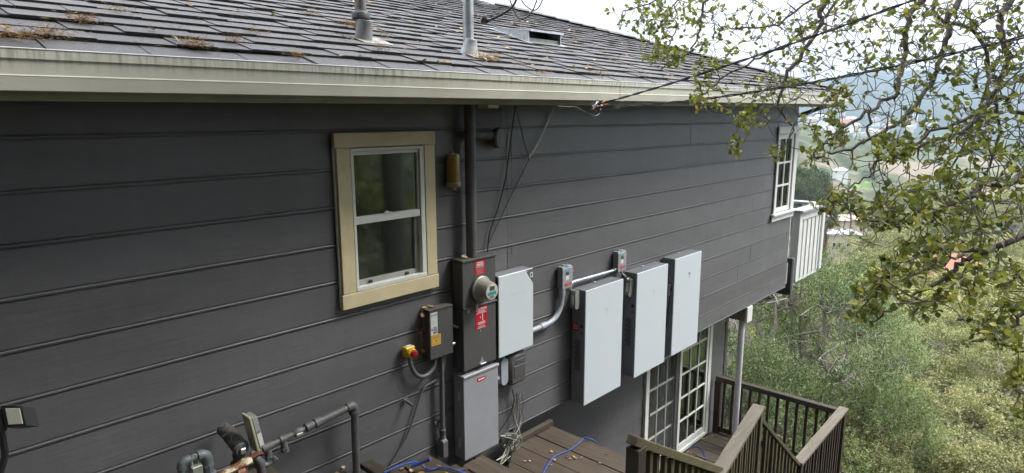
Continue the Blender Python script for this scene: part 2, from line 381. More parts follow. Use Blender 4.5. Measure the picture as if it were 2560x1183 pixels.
def polar(r0, r1, nr, a0, a1, na, fz, m, name, closed=False):
    R = r0 * (r1 / r0) ** np.linspace(0, 1, nr); A = np.linspace(a0, a1, na, endpoint=not closed)
    RR, AA = np.meshgrid(R, A, indexing='ij'); X = CAM[0] + RR * np.sin(AA); Y = CAM[1] + RR * np.cos(AA); Z = fz(X, Y, RR, AA)
    V = np.c_[X.ravel(), Y.ravel(), Z.ravel()]; i, j = np.meshgrid(np.arange(nr - 1), np.arange(na if closed else na - 1), indexing='ij')
    a = i * na + j; b = i * na + (j + 1) % na; F = np.stack([a, b, b + na, a + na], -1).reshape(-1, 4)
    return link(name, np_mesh(name, V, F[:, ::-1], m, smooth=True))
GROUNDM = mat('ground litter', (.06, .05, .032), .95, 0, (.03, .028, .018), .9, bumps=.5, bscale=6)
struct(polar(.4, 6000, 110, 0, 2 * math.pi, 128, lambda X, Y, R, A: ground_z(X, Y) - .02, GROUNDM, 'ground', True))
def woods_mat():
    m, t, p = nodes('wooded valley')
    c = mixc(t, ramp(t, noise(t, .05, 6, .65), .35, .68), (.04, .062, .032), (.105, .115, .055))
    c = mixc(t, ramp(t, noise(t, .011, 4, .6), .56, .64), c, (.20, .165, .115))
    c = mixc(t, ramp(t, noise(t, .017, 3, .6, (1, 1.4, 1)), .62, .66), c, (.13, .20, .055))
    t.links.new(c, p.inputs['Base Color']); p.inputs['Roughness'].default_value = .95; return m
WOODS = woods_mat()
def hill_z(X, Y, R, A):
    az = np.degrees(A)
    b = -60 + 0 * R
    b = b + 52 * np.exp(-((R - 640) / 170) ** 2) * (.6 + .5 * vnoise(az / 7, 3, 4)) * np.clip((az - 40) / 20, 0, 1)
    b = b + 30 * np.exp(-((R - 1150) / 160) ** 2) * (.5 + .8 * vnoise(az / 5, 9, 8))
    lump = vnoise(X / 9, Y / 9, 2) ** 1.2 * 9 + vnoise(X / 4.2, Y / 4.2, 5) * 3.2
    clear = vnoise(X / 90, Y / 90, 12) > .74
    lump = np.where(clear, .6 * vnoise(X / 5, Y / 5, 5), lump)
    return np.maximum(b, ground_z(X, Y) - 3) + lump * np.clip((R - 230) / 60, 0, 1) * np.clip((1500 - R) / 300, .0, 1) - 1.5
struct(polar(230, 1550, 260, math.radians(40), math.radians(112), 430, hill_z, WOODS, 'hills'))
RIDGE = mat('far ridge woods', (.05, .07, .045), .95, 0, (.03, .045, .03), .004, (1, 1, 1))
def ridge_z(X, Y, R, A):
    az = np.degrees(A); prof = 168 + 52 * vnoise(az / 6.5, 1, 21) + 16 * vnoise(az / 1.7, 4, 22) + 5 * vnoise(az / .5, 7, 23) - 26 * np.clip((74 - az) / 14, 0, 1.6)
    return -62 + prof * np.clip((R - 1750) / 900, 0, 1) ** .8 * np.clip((3600 - R) / 700, 0, 1) + 10 * vnoise(X / 60, Y / 60, 9)
struct(polar(1700, 3500, 60, math.radians(30), math.radians(122), 420, ridge_z, RIDGE, 'hills'))

# ------------------------------------------------------------------ house
house = thing('house', 'dark grey clapboard house with shingled hip roof and cream gutter', 'house', (3, 0, -2.7))
BEAD0, BSP = 2.0449, .23475
def cut(x0, x1, z0, z1, holes):
    """rectangle minus rectangular holes -> pieces"""
    P = [(x0, x1, z0, z1)]
    for (a, b, c, d) in holes:
        Q = []
        for (p, q, r, s) in P:
            if a >= q or b <= p or c >= s or d <= r: Q.append((p, q, r, s)); continue
            if a > p: Q.append((p, a, r, s))
            if b < q: Q.append((b, q, r, s))
            if d < s: Q.append((max(a, p), min(b, q), d, s))
            if c > r: Q.append((max(a, p), min(b, q), r, c))
        P = Q
    return P
def board_profile(yf, z0, z1, bead=True):
    pf = [(yf + .024, z0), (yf + .003, z0)]
    if bead:
        for k in range(7):
            a = -math.pi / 2 + math.pi * k / 6
            pf.append((yf + .002 - .0052 * math.cos(a), z0 + .008 + .008 * math.sin(a)))
        pf += [(yf + .010, z0 + .0165), (yf + .010, z0 + .022), (yf, z0 + .0225)]
    else: pf = [(yf + .024, z0), (yf - .009, z0), (yf - .009, z0 + .002)]
    pf += ([(yf, z1 - .0065), (yf + .010, z1 - .006)] if bead else [(yf, z1 - .0005)]) + [(yf + .010, z1), (yf + .024, z1)]
    return pf
def siding(par, yf, x0, x1, rows, holes, splits, bead=True):
    for i, (z0, z1) in enumerate(rows):
        xs = [x0] + sorted(s for s in splits(i) if x0 < s < x1) + [x1]
        for a, b in zip(xs[:-1], xs[1:]):
            for (p, q, r, s) in cut(a, b, z0, z1, holes):
                dy = random.uniform(-.0012, .0012)
                pf = board_profile(yf + dy, r, s, bead and abs(r - z0) < 1e-6)
                m = MB(); n = len(pf); nseg = max(1, int((q - p) / .8)); v = []
                for k in range(nseg + 1):
                    x = p + .0008 + (q - p - .0016) * k / nseg; wz = random.uniform(-.0016, .0016) if 0 < k < nseg else 0; wy = random.uniform(-.0012, .0012)
                    v += [(x, y + wy, z + wz) for (y, z) in pf]
                f = [tuple(range(n))[::-1], tuple(nseg * n + j for j in range(n))]
                f += [(k * n + j, k * n + (j + 1) % n, (k + 1) * n + (j + 1) % n, (k + 1) * n + j) for k in range(nseg) for j in range(n)]
                m.add(v, f); obj('siding_board', m, PAINT, par)
WIN = (.80, 1.48, .975, 1.985); CWIN = (7.86, 8.56, .70, 1.92)
_sh = MB()
for (a, b, c, d) in cut(-4.2, 8.60, -.49, 2.32, [WIN, CWIN]) + [(-4.2, 2.28, -1.6, -.49)]: _sh.box(a, b, .016, .12, c, d)
wallp = obj('wall', _sh, DPRINT, house)
rows = [(BEAD0 - .01, 2.30)] + [(BEAD0 - .01 - BSP * i, BEAD0 - .011 - BSP * (i - 1)) for i in range(1, 11)]
low = [(BEAD0 - .01 - BSP * i, BEAD0 - .011 - BSP * (i - 1)) for i in range(11, 16)]
rows_r = rows + [(-.505, rows[-1][0] - .001)]
_rj = random.Random(5); _js = {i: [_rj.choice([3.9, 4.6, 5.3, 6.1, 6.8, 7.18, 7.5]), ] for i in range(40)}
siding(wallp, -.010, -4.2, 2.300, rows + low, [WIN], lambda i: [(-1.5, .1, -2.4)[i % 3]] if i % 3 == 0 else [])
siding(wallp, -.010, 2.300, 8.63, rows_r, [CWIN], lambda i: _js[i])
obj('wall_batten', MB().box(2.298, 2.305, -.0122, -.004, .80, 2.0, .0005), PAINT, wallp)
obj('wall_batten', MB().box(2.352, 2.36, -.0118, -.004, 1.02, 1.98, .0005), PAINT, wallp)
# other walls close the volume
for nm, a in (('end_wall', (8.50, 8.622, .13, 6.3, -.5, 2.42)), ('back_wall', (-4.2, 8.6, 6.3, 6.42, -4.5, 2.42)), ('end_wall', (-4.25, -4.1, .13, 6.3, -1.6, 2.42)),
              ('end_wall', (7.80, 7.925, .76, 6.3, -4.6, -.5)), ('ceiling', (-4.1, 8.5, .13, 6.3, 2.28, 2.30)), ('floor', (-4.1, 8.5, .625, 6.3, -.49, -.40))):
    obj(nm, MB().box(*a), PAINT, house)
# overhang underside and recessed lower wall
obj('overhang_soffit', MB().box(2.30, 8.61, .015, .62, -.497, -.44), EAVE, house)
DOOR = (5.53, 7.36, -2.75, -.60)
_sh = MB()
for (a, b, c, d) in cut(2.33, 7.90, -3.4, -.5, [DOOR]): _sh.box(a, b, .628, .74, c, d)
lowp = obj('lower_wall', _sh, DPRINT, house)
rows_l = [(-.55 - .2347 * i - .2347, -.55 - .2347 * i - .001) for i in range(12)]
rows_l = [(-.551, -.498)] + rows_l
siding(lowp, .600, 2.33, 7.93, rows_l, [DOOR], lambda i: [4.5] if i % 2 else [], bead=False)
obj('corner_board', MB().box(7.90, 7.99, .585, .66, -3.3, -.52, .004), PAINT2, lowp)
obj('corner_board', MB().box(7.995, 8.04, .62, .72, -3.3, -.52, .004), mat('brown trim', (.10, .06, .045), .7), lowp)
obj('side_wall', MB().box(2.285, 2.33, .02, .75, -2.4, -.50), PAINT, house)
bm_ = obj('beam', MB().box(7.20, 7.36, .012, .60, -.72, -.502, .004), mat('beam paint', (.27, .27, .26), .6), house)
obj('beam_end_cap', MB().box(7.193, 7.367, -.022, .010, -.735, -.512, .003), WHITE, bm_)
obj('post', MB().tube([(7.26, .075, -.72), (7.26, .075, -2.70)], .042, 16), mat('pale grey post', (.66, .67, .68), .45, 0, (.58, .59, .60), 5), house, True)
# eave: fascia, rafters, gutter
def tilt(mb): mb.v = [(x, y, z + .0068 * x) for (x, y, z) in mb.v]; return mb
FZ = 2.372
fas = obj('fascia', tilt(MB().box(-4.2, 9.13, -.462, -.44, FZ - .18, FZ - .02, .003)), EAVE, house)
g = [(-.572, 0), (-.573, -.032), (-.566, -.036), (-.5645, -.088), (-.570, -.0925), (-.5685, -.097), (-.563, -.145), (-.466, -.147), (-.464, -.012), (-.467, -.012), (-.469, -.144), (-.560, -.142), (-.5625, -.035), (-.569, -.031), (-.569, -.004), (-.560, -.004), (-.560, 0)]
gut = obj('gutter', tilt(MB().prism([(a, b + FZ) for a, b in g], 0, -4.2, 9.16)), GUTTER, house)
for xs_ in (3.02, 6.12):
    obj('seam_strap', tilt(MB().prism([(-.5745, FZ - .002), (-.5755, FZ - .033), (-.5685, FZ - .037), (-.567, FZ - .088), (-.5725, FZ - .0925), (-.571, FZ - .098), (-.5655, FZ - .1475), (-.50, FZ - .1495), (-.50, FZ - .1455), (-.5605, FZ - .143), (-.562, FZ - .035), (-.5695, FZ - .031), (-.5695, FZ - .002)], 0, xs_, xs_ + .035)), GUTTER, gut)
obj('lip_highlight', tilt(MB().box(-4.2, 9.16, -.5745, -.5600, FZ + .0005, FZ + .0055, .0015)), mat('white lip highlight', (.85, .86, .86), .4), gut)  # white strip paints the lit highlight along the gutter's top lip
obj('end_cap', tilt(MB().prism([(-.572, FZ), (-.573, FZ - .032), (-.5645, FZ - .09), (-.563, FZ - .146), (-.463, FZ - .148), (-.463, FZ - .01)], 0, 9.161, 9.166)), GUTTER, gut)
for x in (1.62, 3.05, 4.55, 6.0, 8.35): obj('fascia_block', tilt(MB().box(x, x + .10, -.485, -.39, FZ - .205, FZ - .181, .003)), WHITE if x > 6 else EAVE, fas)
for k in range(22):
    x = -3.9 + .61 * k
    m = MB().prism([(-.43, FZ - .15), (.0, FZ - .02), (.10, FZ + .06), (-.43, FZ - .04)], 0, x, x + .045); obj('rafter_tail', tilt(m), EAVE, house)
obj('eave_sheathing', tilt(MB().prism([(-.535, FZ - .044), (.35, FZ + .263), (.35, FZ + .278), (-.535, FZ - .028)], 0, -4.2, 9.15)), EAVE, house)
m = MB().add([(8.60, -.02, 2.02), (8.66, -.02, 2.02), (9.12, -.44, 2.26), (9.12, -.44, 2.20), (8.60, .06, 2.02), (9.12, -.36, 2.26)], [(0, 1, 2, 3), (0, 3, 5, 4), (1, 2, 5, 4)])
obj('corner_brace', MB().tube([(8.655, .03, 2.12), (9.08, -.39, 2.32)], .03, 4), PAINT2, house)
# roof
SL = .342; AL = math.atan(SL)
def zr(x, y): return 2.376 + .0068 * x + SL * (y + .55)
m = MB(); dz = .012
m.add([(-4.2, -.545, zr(-4.2, -.545) - dz), (9.16, -.545, zr(9.16, -.545) - dz), (5.46, 3.17, zr(5.46, 3.17) - dz), (-4.2, 3.17, zr(-4.2, 3.17) - dz),
       (9.16, 6.87, zr(9.16, -.545) - dz), (-4.2, 6.87, zr(-4.2, -.545) - dz)], [(0, 1, 2, 3), (1, 4, 2), (4, 5, 3, 2)])
roof = link('roof', mesh_of(m, SHINGLE, fix=False), house)
unit = mesh_of(MB().box(0, 1, 0, 1, 0, 1), SHINGLE, name='shingle'); unit.materials.append(ASPHALT_SHADOW)
for p_ in unit.polygons:
    if abs(p_.normal.y + 1) < .1: p_.material_index = 1
CA, SA = math.cos(AL), math.sin(AL); sl = math.sqrt(1 + SL * SL); tabs = []; rr = random.Random(11)
for k in range(25):
    d = k * .166 - .012; y = -.55 + d / sl; xe = 9.17 - (y + .55)
    x = -4.2 - rr.random() * .3; thick = rr.random() < .5
    while x < xe:
        wd = rr.choice([.15, .20, .26, .32, .36]) + rr.uniform(-.02, .02)
        tabs.append((x, min(x + wd, xe) - x - .004, d + rr.uniform(-.004, .004), (.0135 if thick else .0085) + rr.uniform(-.0015, .002) - (.004 if k == 0 else 0), rr.uniform(-.006, .006)))
        x += wd; thick = not thick if rr.random() < .85 else thick
def tabframe(tb):
    x, wd, d, th, tw = tb; y = -.55 + d / sl; z = zr(x, y) + (.006 if d > .05 else -.004); rx = AL - (.075 if d > .05 else .02)
    return (x, y, z), rx
def pxarea(tb):
    (x, y, z), rx = tabframe(tb); c = np.array([x + tb[1] / 2, y + .08, z + .03]) - CAM; dp = c @ CF
    if dp < .3: return 0
    u = 1280 + FPX * (c @ CR) / dp; v = 591.5 - FPX * (c @ CU) / dp
    if not (-60 < u < 2600 and -25 < v < 1200): return 0
    return tb[1] * .166 / dp ** 2 * (.25 + .1 / dp)
order = sorted(range(len(tabs)), key=lambda i: -pxarea(tabs[i])); near = set(order[:298]); VV = []; FF = []
base = np.array([(a, b, c) for a in (0, 1) for b in (0, 1) for c in (0, 1)], float); bf = np.array([(0, 1, 3, 2), (4, 6, 7, 5), (0, 4, 5, 1), (2, 3, 7, 6), (0, 2, 6, 4), (1, 5, 7, 3)])
for i, tb in enumerate(tabs):
    loc, rx = tabframe(tb); sc_ = np.array([tb[1], .205, tb[3]])
    if i in near:
        o = bpy.data.objects.new('shingle', unit); COL.objects.link(o); o.parent = roof
        o.location = loc; o.rotation_euler = (rx, 0, tb[4]); o.scale = sc_
    else:
        p = base * sc_; c, s = math.cos(rx), math.sin(rx)
        q = np.c_[p[:, 0], c * p[:, 1] - s * p[:, 2], s * p[:, 1] + c * p[:, 2]] + loc
        FF.append(bf + 8 * len(VV)); VV.append(q)
me = np_mesh('far_shingles', np.concatenate(VV), np.concatenate(FF), SHINGLE); me.materials.append(ASPHALT_SHADOW)
me.polygons.foreach_set('material_index', np.tile([0, 0, 1, 0, 0, 0], len(VV)).astype(np.int32)); o = link('far_shingles', me, roof); o['kind'] = 'stuff'
# hip caps
hd = np.array([-1, 1, SL + .0068 * -1]); hl = np.linalg.norm(hd); hd = hd / hl
cap = MB()
for sgn in (1, -1): pass
cap.add([(0, -.13, -.028), (0, 0, .014), (0, .13, -.028), (.30, -.13, -.046), (.30, 0, -.004), (.30, .13, -.046),
         (0, -.13, -.040), (0, 0, .002), (0, .13, -.040)], [(0, 1, 4, 3), (1, 2, 5, 4), (0, 6, 7, 1), (1, 7, 8, 2)])
capm = mesh_of(cap, SHINGLE, name='hip_cap', fix=False)
ex = Vector(hd); ez = (Vector((0, 0, 1)) - ex * ex.z).normalized(); ey = ez.cross(ex); R3 = Matrix((ex, ey, ez)).transposed()
for k in range(27):
    t = .02 + k * .196
    if t * 1 > 5.2: break
    P = Vector((9.18, -.55, zr(9.18, -.55) + .040)) + ex * t
    o = bpy.data.objects.new('hip_cap', capm); COL.objects.link(o); o.parent = roof
    o.matrix_local = Matrix.Translation(P) @ (R3.to_4x4() @ Matrix.Rotation(rr.uniform(-.04, .04), 4, 'X'))

# ---- left window (part of the house)
x0, x1, z0, z1 = .853, 1.432, 1.024, 1.934
fr = MB(); t_ = .020
fr.box(x0, x1, -.05, .045, z1 - t_, z1, .002); fr.box(x0, x1, -.052, .045, z0, z0 + .028, .002); fr.box(x0, x0 + t_, -.049, .045, z0 + .0285, z1 - t_ - .0005, .002); fr.box(x1 - t_ - .016, x1, -.049, .045, z0 + .0285, z1 - t_ - .0005, .002)
win = obj('window', fr, VINYL, house)
YF = -.052
obj('head_casing', MB().box(.737, 1.532, YF - .004, -.022, 1.940, 2.030, .003), CREAM, win)
obj('side_casing', MB().box(.752, .849, YF, -.022, 1.0225, 1.938, .003), CREAM, win)
obj('side_casing', MB().box(1.436, 1.528, YF, -.022, 1.0245, 1.938, .003), CREAM, win)
obj('sill_board', MB().box(.742, 1.537, YF - .002, -.022, .925, 1.0205, .003), CREAM, win)
obj('caulk_edge', MB().box(.7395, .7505, YF + .018, -.018, .93, 1.94, .002), LABELW, win)
sa = MB(); a, b = x0 + t_ + .001, x1 - t_ - .017
sa.box(a, b, -.032, .0, 1.890, 1.913, .002); sa.box(a, b, -.041, .0, 1.455, 1.502, .002); sa.box(a, a + .012, -.031, .0, 1.503, 1.889, .002); sa.box(b - .012, b, -.031, .0, 1.503, 1.889, .002)
obj('sash', sa, VINYL, win)
sb = MB(); sb.box(a, b, -.012, .028, 1.0535, 1.083, .002); sb.box(a, a + .018, -.012, .028, 1.084, 1.454, .002); sb.box(b - .034, b, -.012, .028, 1.084, 1.454, .002)
obj('sash', sb, mat('dusty vinyl', (.42, .42, .38), .6, 0, (.30, .30, .27), 12), win)
obj('pane', MB().box(a + .010, b - .010, -.018, -.014, 1.500, 1.892), PANE, win)
obj('pane', MB().box(a + .016, b - .030, .006, .010, 1.080, 1.456), SCREEN, win)
obj('sash_latch', MB().box(1.09, 1.15, -.050, -.041, 1.503, 1.512, .002).box(1.10, 1.125, -.048, -.041, 1.511, 1.520, .002), VINYL, win)
for x in (.965, 1.265): obj('screen_tab', MB().box(x, x + .03, -.022, -.012, 1.056, 1.074, .002), BLACK, win)
# room behind it
obj('room', MB().add([(.2, .125, .9), (2.2, .125, .9), (2.2, 1.6, .9), (.2, 1.6, .9), (.2, .125, 2.2), (2.2, .125, 2.2), (2.2, 1.6, 2.2), (.2, 1.6, 2.2)], [(0, 1, 2, 3), (4, 7, 6, 5), (2, 6, 7, 3), (0, 3, 7, 4), (1, 5, 6, 2)]),
    mat('room plaster', (.5, .55, .5), .9), win)
obj('inner_sill', MB().box(.80, 1.48, .046, .22, 1.045, 1.062, .003), WHITE, win)
BROWNG = mat('brown bottle', (.07, .04, .02), .15)
def bottle(x, y, h, r, m_, label):
    t = thing('bottle', label, 'bottle', (x, y, 1.062))
    obj('bottle_body', MB().lathe([(r, 0), (r, h * .6), (r * .8, h * .68), (r * .4, h * .74), (r * .4, h * .86)], (x, y, 1.0625), (0, 0, 1), 14), m_, t, True)
    obj('cap', MB().lathe([(r * .45, 0), (r * .45, h * .14)], (x, y, 1.0625 + h * .86), (0, 0, 1), 12), BLACK, t, True)
bottle(1.195, .12, .19, .032, BROWNG, 'brown bottle with black cap in the middle of the window sill')
bottle(1.345, .12, .24, .03, mat('dark bottle', (.02, .022, .024), .2), 'dark bottle standing nearest the right window frame')
t = thing('picture_frame', 'small pale picture frame leaning inside the lower window', 'picture frame', (.98, .10, 1.063))
obj('frame_border', MB().box(.945, 1.015, .095, .105, 1.063, 1.165, .002), LABELW, t); obj('picture', MB().box(.953, 1.007, .093, .0945, 1.073, 1.155), DPRINT, t)

# ---- corner window
sa = MB().box(7.917, 8.498, -.02, .02, 1.80, 1.872, .003).box(7.917, 8.498, -.02, .02, .743, .81, .003).box(7.917, 7.975, -.0195, .02, .811, 1.799, .003).box(8.42, 8.498, -.0195, .02, .811, 1.799, .003)
cw = obj('corner_window', sa, WHITE, house); YF = -.04
obj('head_casing', MB().box(7.835, 8.625, YF - .006, -.022, 1.875, 1.975, .004), WHITE, cw)
obj('side_casing', MB().box(7.845, 7.915, YF, -.022, .742, 1.873, .004), WHITE, cw)
obj('side_casing', MB().box(8.50, 8.625, YF, -.022, .742, 1.873, .004), WHITE, cw)
obj('sill', MB().box(7.79, 8.655, YF - .035, -.022, .705, .740, .006), WHITE, cw)
obj('apron', MB().box(7.80, 8.645, YF, -.022, .625, .703, .004), WHITE, cw)
obj('muntin', MB().box(8.182, 8.212, -.017, .012, .811, 1.799, .003), WHITE, cw)
for z in (1.13, 1.46): obj('muntin', MB().box(7.976, 8.419, -.0165, .011, z - .014, z + .014, .003), WHITE, cw)
xs = [7.976, 8.182, 8.212, 8.419]; zs = [.811, 1.116, 1.144, 1.446, 1.474, 1.799]
for i in (0, 2):
    for j in (0, 2, 4): obj('pane', MB().box(xs[i], xs[i + 1], .0, .003, zs[j], zs[j + 1]), PANE2, cw)
for x in (7.93, 8.215): obj('curtain', MB().prism([(x + .28 * k / 14, .030 + .012 * (k % 2)) for k in range(15)] + [(x + .28 * k / 14, .035 + .012 * (k % 2)) for k in range(14, -1, -1)], 2, .75, 1.66), mat('brown curtain', (.62, .31, .22), .8, 0, (.5, .23, .16), 20, (4, 1, 1)), cw)

# ---- sliding door in the recessed wall
dx0, dx1, dz0, dz1 = 5.515, 7.372, -2.672, -.60
fr = MB().box(dx0, dx0 + .085, .555, .66, dz0, dz1, .004).box(dx1 - .085, dx1, .548, .66, dz0, dz1, .004).box(dx0 + .0855, dx1 - .0855, .553, .66, dz1 - .06, dz1, .004).box(dx0 + .0855, dx1 - .0855, .545, .66, dz0, dz0 + .055, .004)
door = obj('sliding_door', fr, VINYL, house)
GREYV = mat('screen grey vinyl', (.55, .56, .54), .6); SCRF = mat('screen frame', (.10, .10, .10), .5)
def sash(xa, xb, yy, mt, cols, rows_, stile, mm):
    s = obj('door_panel', MB().box(xa, xa + stile, yy, yy + .035, dz0 + .056, dz1 - .061, .003).box(xb - stile, xb, yy, yy + .035, dz0 + .056, dz1 - .061, .003).box(xa + stile + .0005, xb - stile - .0005, yy + .0006, yy + .035, dz1 - .15, dz1 - .061, .003).box(xa + stile + .0005, xb - stile - .0005, yy + .0006, yy + .035, dz0 + .056, dz0 + .15, .003), mt, door)
    ga, gb, gc, gd = xa + stile, xb - stile, dz0 + .15, dz1 - .15
    for k in range(1, cols): x = ga + (gb - ga) * k / cols; obj('muntin', MB().box(x - .011, x + .011, yy + .002, yy + .03, gc, gd, .002), mm, s)
    for k in range(1, rows_): z = gc + (gd - gc) * k / rows_; obj('muntin', MB().box(ga, gb, yy + .003, yy + .031, z - .011, z + .011, .002), mm, s)
    for i in range(cols):
        for j in range(rows_):
            a0 = ga + (gb - ga) * i / cols; a1 = ga + (gb - ga) * (i + 1) / cols; c0 = gc + (gd - gc) * j / rows_; c1 = gc + (gd - gc) * (j + 1) / rows_
            obj('pane', MB().box(a0 + .011, a1 - .011, yy + .016, yy + .019, c0 + .011, c1 - .011), PANE, s)
    return s
sash(6.42, 7.285, .560, VINYL, 3, 5, .06, VINYL)
sash(5.602, 6.45, .606, VINYL, 3, 5, .06, VINYL)
obj('screen_mesh', MB().add([(5.625, .585, dz0 + .06), (6.335, .585, dz0 + .06), (6.335, .585, dz1 - .063), (5.625, .585, dz1 - .063)], [(0, 1, 2, 3)]), SCREENMESH, door)
obj('screen_frame', MB().box(6.337, 6.415, .575, .60, dz0 + .058, dz1 - .062, .003).box(5.602, 5.624, .575, .60, dz0 + .058, dz1 - .062, .003), SCRF, door)
obj('handle', MB().box(5.612, 5.632, .552, .574, -1.80, -1.70, .004), BLACK, door)
obj('room', MB().add([(5.2, .745, -2.72), (7.75, .745, -2.72), (7.75, 4, -2.72), (5.2, 4, -2.72), (5.2, .745, -.5), (7.75, .745, -.5), (7.75, 4, -.5), (5.2, 4, -.5)], [(0, 1, 2, 3), (4, 7, 6, 5), (2, 6, 7, 3), (0, 3, 7, 4), (1, 5, 6, 2)]), mat('lower room', (.45, .47, .42), .9), door)
sl_ = obj('roller_shade', MB().box(5.62, 7.28, .70, .705, -1.75, -.66), mat('pale shade', (.42, .5, .45), .8), door)
# ------------------------------------------------------------------ lettering
def text_mesh(s, size, mat_, bold=0.0):
    c = bpy.data.curves.new('t', 'FONT'); c.body = s; c.size = size; c.align_x = 'CENTER'; c.align_y = 'CENTER'; c.offset = bold
    o = bpy.data.objects.new('t', c); COL.objects.link(o)
    dg = bpy.context.evaluated_depsgraph_get(); dg.update()
    me = bpy.data.meshes.new_from_object(o.evaluated_get(dg)); bpy.data.objects.remove(o); bpy.data.curves.remove(c)
    me.materials.clear(); me.materials.append(mat_); return me
def text(s, size, x, y, z, mat_, parent, sx=1.0, bold=0.0, side=False, name='lettering'):
    o = link(name, text_mesh(s, size, mat_, bold), parent, loc=(0, 0, 0)); off = Vector(parent.location) if parent.get('_world') else Vector((0, 0, 0))
    o.location = Vector((x, y, z)) - off; o.rotation_euler = (math.pi / 2, 0, -math.pi / 2 if side else 0); o.scale = (sx, 1, 1); return o
def plate(name, x0, x1, z0, z1, y, mat_, parent, th=.0015): return obj(name, MB().box(x0, x1, y - th, y, z0, z1), mat_, parent)
def bars(parent, x0, x1, zs, h, y, m, rnd=random.Random(3), name='print_lines'):
    b = MB()
    for z in zs: ww = (x1 - x0) * rnd.uniform(.72, 1); c = (x0 + x1) / 2; b.box(c - ww / 2, c + ww / 2, y - .0008, y, z, z + h)
    return obj(name, b, m, parent)

# ------------------------------------------------------------------ service mast, vents, roof fittings
mast = thing('service_mast', 'tall service mast pipe running from meter panel through the eave and roof', 'pipe', (1.835, -.075, 1.1))
zroof = zr(1.84, -.0)
obj('conduit', MB().tube([(1.832, -.085, 1.105), (1.832, -.085, 2.36)], .0405, 18), PIPEGREY, mast, True)
obj('upper_pipe', MB().tube([(1.832, -.085, 2.37), (1.832, -.085, 3.9)], .0375, 18), STEEL, mast, True)
obj('pipe_clamp', MB().lathe([(.044, 0), (.044, .02)], (1.832, -.085, 2.02), (0, 0, 1), 18), PIPEGREY, mast, True)
zb = zr(1.832, -.085)
obj('roof_boot', MB().lathe([(.10, -.05), (.072, .005), (.056, .05), (.045, .09), (.041, .115)], (1.832, -.085, zb), (0, -.25, 1), 20), mat('lead flashing', (.50, .52, .54), .5, .3, (.36, .37, .37), 9, bumps=.3, bscale=20), mast, True)
def slope_plate(x0, x1, y0, y1, h, th=.004):
    return MB().add([(x0, y0, zr(x0, y0) + h), (x1, y0, zr(x1, y0) + h), (x1, y1, zr(x1, y1) + h), (x0, y1, zr(x0, y1) + h), (x0, y0, zr(x0, y0) + h - th), (x1, y0, zr(x1, y0) + h - th), (x1, y1, zr(x1, y1) + h - th), (x0, y1, zr(x0, y1) + h - th)],
                    [(0, 1, 2, 3), (4, 7, 6, 5), (0, 4, 5, 1), (1, 5, 6, 2), (2, 6, 7, 3), (3, 7, 4, 0)])
obj('flashing', slope_plate(1.77, 2.02, -.205, -.03, .021), mat('pale flashing', (.36, .36, .33), .6, 0, (.20, .19, .16), 14), mast)
vp = thing('vent_pipe', 'short grey vent pipe with rubber collar poking through the shingles', 'pipe', (1.075, .08, zr(1.075, .08)))
zb = zr(1.075, .08)
obj('pipe', MB().lathe([(.036, .03), (.036, .265), (.0375, .267), (.0375, .272), (.030, .272), (.030, .20)], (1.062, .08, zb), (0, 0, 1), 20), mat('stained vent pipe', (.46, .48, .48), .5, .3, (.20, .16, .11), 7, (3, 3, .4)), vp, True)
obj('collar', MB().lathe([(.047, .125), (.056, .135), (.056, .162), (.047, .176), (.037, .182)], (1.062, .08, zb), (0, 0, 1), 22), mat('grey rubber collar', (.075, .076, .082), .55), vp, True)
obj('cone', MB().lathe([(.07, -.03), (.056, .02), (.05, .07), (.046, .128)], (1.068, .075, zb), (0, -.25, 1), 22), mat('dull flashing cone', (.26, .27, .28), .6, 0, (.18, .18, .18), 14), vp, True)
obj('flashing', slope_plate(1.0, 1.22, -.045, .12, .019), mat('pale flashing', (.36, .36, .33)), vp)
hv = thing('roof_vent', 'galvanised box roof vent with dark opening facing the eave', 'roof vent', (3.48, .75, zr(3.48, .75)))
x0, x1, y0, y1 = 3.245, 3.73, .60, 1.05
def zz(x, y, h): return (x, y, zr(x, y) + h)
for xa in (x0, x1 - .012):
    xb = xa + .012; obj('vent_side', MB().add([zz(xa, y0, .012), zz(xa, y0, .125), zz(xa, y1, .02), zz(xb, y0, .012), zz(xb, y0, .125), zz(xb, y1, .02)], [(0, 1, 2), (3, 5, 4), (0, 3, 4, 1), (1, 4, 5, 2), (0, 2, 5, 3)]), STEEL, hv)
obj('vent_lid', MB().add([zz(x0 - .004, y0 - .03, .138), zz(x1 + .004, y0 - .03, .138), zz(x1 + .004, y1, .028), zz(x0 - .004, y1, .028), zz(x0 - .004, y0 - .03, .120), zz(x1 + .004, y0 - .03, .120), zz(x1 + .004, y1, .022), zz(x0 - .004, y1, .022)],
                         [(0, 1, 2, 3), (4, 7, 6, 5), (0, 4, 5, 1), (1, 5, 6, 2), (2, 6, 7, 3), (3, 7, 4, 0)]), mat('bright galvanised lid', (.62, .65, .68), .4, .4), hv)
obj('vent_throat', MB().add([zz(x0 + .013, y0 + .16, .0), zz(x1 - .013, y0 + .16, .0), zz(x1 - .013, y0 + .16, .10), zz(x0 + .013, y0 + .16, .10)], [(0, 1, 2, 3)]), BLACK, hv)
obj('vent_lip', MB().add([zz(x0 + .013, y0 + .02, .012), zz(x1 - .013, y0 + .02, .012), zz(x1 - .013, y0 + .02, .05), zz(x0 + .013, y0 + .02, .05)], [(0, 1, 2, 3)]), ZINC, hv)
obj('flashing', slope_plate(x0 - .05, x1 + .05, y0 - .04, y1 + .02, .018), STEEL, hv)

